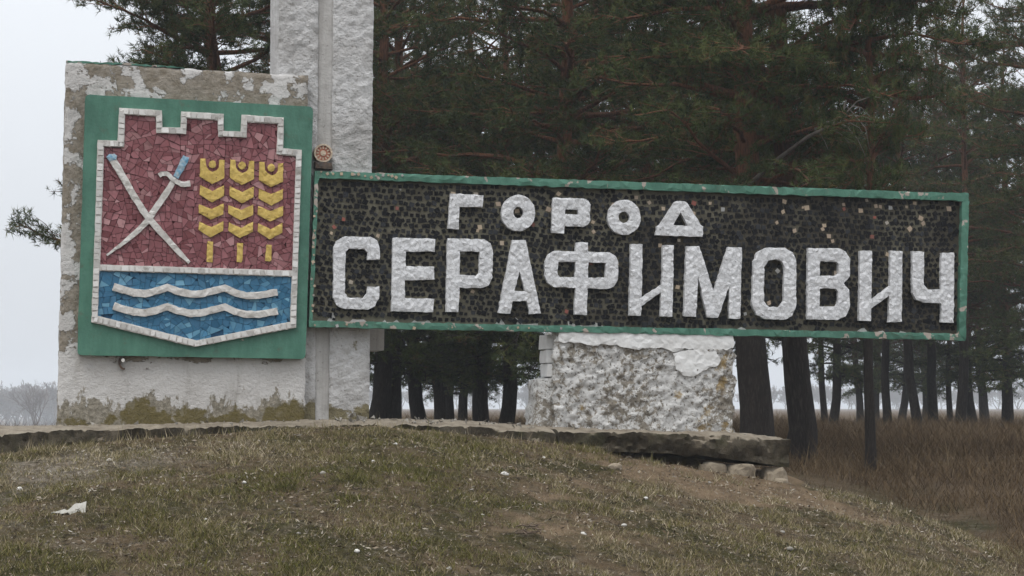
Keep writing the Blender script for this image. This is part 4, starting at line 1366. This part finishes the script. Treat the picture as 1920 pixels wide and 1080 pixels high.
def make_pine(seed, H, cb, R, tr, lean=(0, 0), low=7.5, dense=1.0, extra=(), droop0=0.45):
    rg = np.random.default_rng(seed)
    zs = np.linspace(-0.15, H, 26)
    wob = np.cumsum(rg.normal(size=(26, 2)) * 0.035, axis=0)
    tx = lean[0] * zs + wob[:, 0] - wob[0, 0] + 0.10 * np.sin(zs * 0.5 + seed)
    ty = lean[1] * zs + wob[:, 1] - wob[0, 1]
    tx -= tx[1]
    ty -= ty[1]
    rad = tr * (1 - zs / H * 0.92).clip(0.03) * (1 + 0.45 * np.exp(-(zs + .15) / 0.25))
    wood = Pile().add(tube(np.stack([tx, ty, zs], 1), rad, 10))
    base_at = lambda z: (np.interp(z, zs, tx), np.interp(z, zs, ty))
    tp, ta, ts, tn = [], [], [], []
    limbs = []
    z = cb
    while z < H - 0.3:
        fz = (z - cb) / (H - cb)
        prof = (0.55 + 0.45 * math.sin(min(1, fz / 0.35) * math.pi / 2)) * (1 - max(0, fz - 0.35) / 0.65 * 0.85)
        k = rg.integers(3, 6) if z < low else 4
        a0 = rg.uniform(0, 2 * math.pi)
        for q in range(k):
            L = R * prof * rg.uniform(0.6, 1.15)
            limbs.append((z + rg.uniform(-.12, .12), a0 + q * 2 * math.pi / k + rg.normal() * 0.3, L, rg.uniform(0.02, 0.35) + 0.35 * fz, droop0 * rg.uniform(0.4, 1.2) * (1 - fz)))
        z += rg.uniform(0.28, 0.42) if z < low else rg.uniform(0.5, 0.75)
    for e_ in extra: limbs.append(e_)
    for (z, az, L, rise, droop) in limbs:
        fine = z < low
        p = limb_path(z, az, L, rise, droop, rg, base_at(z))
        r0 = min(0.055, 0.011 + 0.014 * L)
        wood.add(tube(p, np.linspace(r0, 0.006, 8), 5 if fine else 3))
        d = np.gradient(p, axis=0)
        d /= np.linalg.norm(d, axis=1)[:, None]
        ns = max(3, int(L / (0.115 if fine else 0.34) * dense))
        for s_ in range(ns):
            t = 0.22 + 0.78 * (s_ + rg.random()) / ns
            i = min(6, int(t * 7))
            f = t * 7 - i
            o_ = p[i] * (1 - f) + p[i + 1] * f
            dd = d[i]
            sidev = np.cross(dd, (0, 0, 1.0)) * rg.choice((-1, 1))
            sl_ = L * 0.34 * (1.15 - t) + rg.uniform(0.12, 0.32)
            b = dd * rg.uniform(0.3, 0.9) + sidev * rg.uniform(0.5, 1.1) + np.array([0, 0, rg.uniform(-0.25, 0.55)])
            b /= np.linalg.norm(b)
            e1 = o_ + b * sl_ + np.array([0, 0, -0.06 * sl_])
            mid = o_ + b * sl_ * 0.5 + rg.normal(size=3) * 0.03
            if fine:
                wood.add(tube([o_, mid, e1], [0.009, 0.006, 0.003], 3))
            nt = max(2, int(sl_ / (0.066 if fine else 0.15)))
            for v in range(nt):
                u_ = 0.25 + 0.75 * (v + 0.5) / nt
                q = o_ + (e1 - o_) * u_ + rg.normal(size=3) * (0.045 if fine else 0.09)
                ax = b * 0.7 + np.array([0, 0, 0.45]) + rg.normal(size=3) * 0.45
                tp.append(q)
                ta.append(ax / np.linalg.norm(ax))
                ts.append(rg.uniform(0.08, 0.125) if fine else rg.uniform(0.17, 0.25))
                tn.append(fz)
    P, A, S = np.array(tp), np.array(ta), np.array(ts)
    V, idx = needles(P, A, S, 17, 0.0088, rg)
    tuft = rg.random(len(P))
    tint = np.clip(0.10 + 0.55 * tuft + 0.12 * rg.normal(size=len(P)), 0, 0.8)
    brown = rg.random(len(P)) < 0.03
    tint[brown] = 0.95
    tint = np.clip(tint[idx] + rg.normal(size=len(idx)) * 0.06, 0, 1)
    return mesh_from('trunk', wood.V, wood.F, M['bark'], True), mesh_tris('crown', V, M['needle'], tint)

VAR = {
    'low': make_pine(11, 11.5, 1.45, 2.8, 0.185, low=8.0, droop0=0.45),
    'low2': make_pine(12, 12.5, 1.5, 2.7, 0.18, low=8.5),
    'mid': make_pine(13, 13.0, 2.8, 2.5, 0.17, (0.012, 0), low=10.0),
    'tall': make_pine(14, 13.5, 3.6, 2.6, 0.16, (-0.01, 0), low=10.5),
    'hero': make_pine(21, 12.5, 3.1, 2.9, 0.225, (-0.030, 0.01), low=8.0, extra=((2.35, math.pi * 0.98, 2.2, 0.42, 0.15), (2.75, math.pi * 1.06, 2.4, 0.12, 0.05), (3.5, 0.15, 1.8, 0.9, 0.2), (2.5, -0.5, 1.9, 0.65, 0.1)), droop0=0.5),
    'side': make_pine(31, 12.0, 3.4, 2.2, 0.19, (0.0, 0), low=9.5, extra=((2.75, math.pi * 1.0, 3.0, 0.33, 0.08), (3.0, math.pi * 0.96, 2.7, 0.34, 0.05)), droop0=0.3, dense=1.5),
}
TREES = []
def pine(var, px, d, rz, sc=1.0, label='', group='pines', zs=None):
    tm, cm = VAR[var]
    x = (px - 960) / FPX * d
    e = bpy.data.objects.new('pine_tree', None)
    COL.objects.link(e)
    e.location = (x, d, float(terrain(x, d)) - 0.05)
    e.rotation_euler = (0.03 * math.sin(px * 1.7), 0.035 * math.sin(px * 0.9 + 1), rz)
    e.scale = (sc, sc, zs or sc)
    obj('trunk', tm, e)
    obj('crown', cm, e)
    tag(e, label, 'tree', group)
    return e
G = 'pines standing behind the monument'
pine('hero', 1418, 28.5, 0.0, 1.0, 'red-stemmed pine rising right behind the support block, low limbs spreading', G)
pine('tall', 1507, 29.5, 1.2, 1.18, 'thick dark-trunked pine standing just beyond the broken slab end', G)
pine('mid', 1630, 28.2, 2.0, 0.40, 'slim dark pine trunk standing forward in the russet grass', G, 0.95)
pine('side', 395, 33.0, 0.0, 1.0, 'pine behind the emblem wall with boughs reaching out past it', G)
ORD = ['first', 'second', 'third', 'fourth', 'fifth', 'sixth', 'seventh', 'eighth', 'ninth', 'tenth', 'eleventh', 'twelfth']
for k, (var, px, d, rz, sc) in enumerate((('low2', 705, 36, 0.5, 0.9), ('low', 733, 40, 2.2, 1.0), ('low2', 788, 45, 3.5, 0.85), ('low', 826, 50, 4.1, 0.75), ('low2', 842, 54, 5.0, 0.75),
                           ('low', 868, 58, 1.0, 0.7), ('low', 903, 44, 5.4, 0.9), ('low2', 948, 38, 0.9, 0.75))):
    pine(var, px, d, rz, sc, ORD[k] + ' pine trunk from the pillar in the opening under the name board', G)
h_lab = 'pine standing behind the support block and name board, only its crown showing'
for var, px, d, rz, sc in (('low', 1075, 33, 1.9, 1.0), ('low2', 1205, 36, 4.4, 1.0), ('low', 1320, 41, 0.4, 1.0), ('mid', 1140, 47, 2.9, 1.0), ('low2', 1260, 52, 3.3, 0.95), ('tall', 1050, 57, 1.5, 1.0), ('mid', 1345, 62, 5.1, 1.0)):
    pine(var, px, d, rz, sc, h_lab, G)
h2 = 'pine standing behind the emblem wall and pillar, only its crown showing'
for var, px, d, rz, sc in (('low2', 560, 40, 2.6, 0.95), ('mid', 640, 50, 1.1, 1.0)):
    pine(var, px, d, rz, sc, h2, G)
far = [('mid', 1545, 66, 2.2, 0.6), ('low2', 1563, 60, 0.3, 0.72), ('low', 1612, 76, 3.1, 0.7), ('tall', 1663, 58, 1.4, 0.72), ('low2', 1690, 80, 0.7, 0.8), ('mid', 1718, 57, 2.9, 0.78), ('mid', 1748, 60, 4.0, 0.82), ('tall', 1780, 64, 0.8, 0.55),
       ('mid', 1800, 55, 5.2, 0.8), ('low2', 1822, 62, 3.6, 0.75), ('low', 1888, 57, 1.7, 0.85)]
for px, d, rz in ((1640, 84, 0.9), (1735, 88, 2.6), (1845, 76, 4.4)):
    pine('low', px, d, rz, 0.9, 'young bushy pine behind the far row of trunks, boughs hanging low', G)
for k, (var, px, d, rz, sc) in enumerate(far):
    pine(var, px, d, rz, sc, 'far-row pine across the russet field, ' + ORD[k] + ' counting from the thick-trunked pine', G, max(sc, 0.9) * 1.05)
pine('low2', 1950, 52, 3.9, 0.9, 'pine at the very end of the far row, past the name board', G)
pine('tall', 2010, 44, 3.0, 1.0, 'pine past the far row whose boughs overhang the russet field', G)

# bleached dead bough hanging by the thick pine
e = bpy.data.objects.new('dead_bough', None)
COL.objects.link(e)
bp = EYEV + ray(1560, 235) / ray(1560, 235)[1] * 27.3
e.location = bp
tag(e, 'bleached dead bough with bare twigs hanging in the pine canopy', 'bough')
main = np.array([(-1.05, 1.3, -0.75), (-0.6, 0.7, -0.35), (-0.25, 0.3, -0.1), (0, 0, 0), (0.12, -0.05, 0.12), (0.16, -0.1, 0.3)])
obj('branch', mesh_from('branch', *tube(main, np.linspace(0.03, 0.012, 6), 6), M['dead'], True), e)
for k in range(9):
    st = main[2 + k % 3] + (main[4] - main[3]) * RNG.random() + RNG.normal(size=3) * 0.02
    a = RNG.uniform(-1.3, 0.7)
    L = RNG.uniform(0.2, 0.5)
    path = [st, st + L * 0.35 * np.array([math.cos(a), RNG.normal() * .3, math.sin(a) + 0.3]), st + L * 0.7 * np.array([math.cos(a) * 1.1, RNG.normal() * .3, math.sin(a)]), st + L * np.array([math.cos(a), RNG.normal() * .3, math.sin(a) - 0.25])]
    obj('twig', mesh_from('twig', *tube(path, [0.008, 0.007, 0.005, 0.003], 4), M['dead'], True), e)

# ------------------------------------------------------------------ bare tree and far wood
def bare_tree(seed, H, stems, r0, depth=5, spread=0.5, flat=False):
    rg = np.random.default_rng(seed)
    pile = Pile()
    def grow(p, d, L, r, k):
        q1 = p + d * L * 0.5 + rg.normal(size=3) * L * 0.05
        q2 = q1 + d * L * 0.5 + rg.normal(size=3) * L * 0.06
        if flat:
            sd_ = np.cross(d, rg.normal(size=3))
            sd_ *= max(r, 0.07) / max(np.linalg.norm(sd_), 1e-6)
            pile.add(([p - sd_, p + sd_, q2 + sd_ * 0.6, q2 - sd_ * 0.6], [(0, 1, 2, 3)]))
        else:
            pile.add(tube([p, q1, q2], [r, r * 0.85, r * 0.68], 5 if k > 2 else 3))
        if k == 0: return
        for _ in range(3 if k > 1 else 4):
            nd = d + rg.normal(size=3) * spread + np.array([0, 0, 0.12])
            nd /= np.linalg.norm(nd)
            grow(q1 + (q2 - q1) * rg.random(), nd, L * rg.uniform(0.6, 0.82), r * 0.58, k - 1)
    for s in range(stems):
        d = np.array([rg.normal() * 0.28, rg.normal() * 0.28, 1.0])
        d /= np.linalg.norm(d)
        grow(np.array([rg.normal() * 0.25, rg.normal() * 0.25, -0.2]), d, H * 0.30, r0 * rg.uniform(0.7, 1), depth)
    return pile
d = 420.0
x = (68 - 960) / FPX * d
bt = bare_tree(5, 10.2, 5, 0.17, 5, 0.40)
o = obj('bare_tree', mesh_from('bare_tree', bt.V, bt.F, M['twig']), None, (x, d, float(terrain(x, d))))
tag(o, 'bare many-stemmed tree standing alone in the misty field', 'tree')
kinds = [bare_tree(60 + k, 13.0, 4, 0.26, 5, 0.42, True) for k in range(3)]
KV = [np.array(k.V) for k in kinds]
V, F_ = [], []
off = 0
for i in range(260):
    px = -420 + (i % 190) * 14.0 + RNG.normal() * 12 if i < 190 else RNG.uniform(-250, 320)
    dd = 800 + RNG.normal() * 60
    xx = (px - 960) / FPX * dd
    q = KV[i % 3]
    s = RNG.uniform(0.85, 1.15) * (1.3 if px < 300 else 0.75)
    a = RNG.uniform(0, 6.28)
    R_ = np.array([[math.cos(a), -math.sin(a), 0], [math.sin(a), math.cos(a), 0], [0, 0, 1]])
    V.append(q @ R_.T * s + np.array([xx, dd, float(terrain(xx, dd))]))
    F_ += [tuple(off + w for w in f) for f in kinds[i % 3].F]
    off += len(q)
o = obj('far_wood', mesh_from('far_wood', np.vstack(V), F_, M['twig']))
tag(o, 'distant leafless wood fading into the mist', 'wood', kind='stuff')

# ------------------------------------------------------------------ haze
hz = NT('mist')
hz.t.nodes.remove(hz.b)
pv = hz.t.nodes.new('ShaderNodeVolumePrincipled')
pv.inputs['Color'].default_value = (0.93, 0.96, 1.0, 1)
pv.inputs['Density'].default_value = 0.0007
hz.t.links.new(pv.outputs[0], hz.t.nodes['Material Output'].inputs['Volume'])
x0, x1, y0, y1, z0, z1 = -1450, 1450, -260, 1660, -12.0, 27.0
me = mesh_from('haze', [(x, y, z) for x in (x0, x1) for y in (y0, y1) for z in (z0, z1)],
               [(0, 1, 3, 2), (4, 6, 7, 5), (0, 4, 5, 1), (2, 3, 7, 6), (0, 2, 6, 4), (1, 5, 7, 3)], hz.m)
o = obj('haze', me)
tag(o, 'thin pale mist over the whole field', 'haze', kind='stuff')
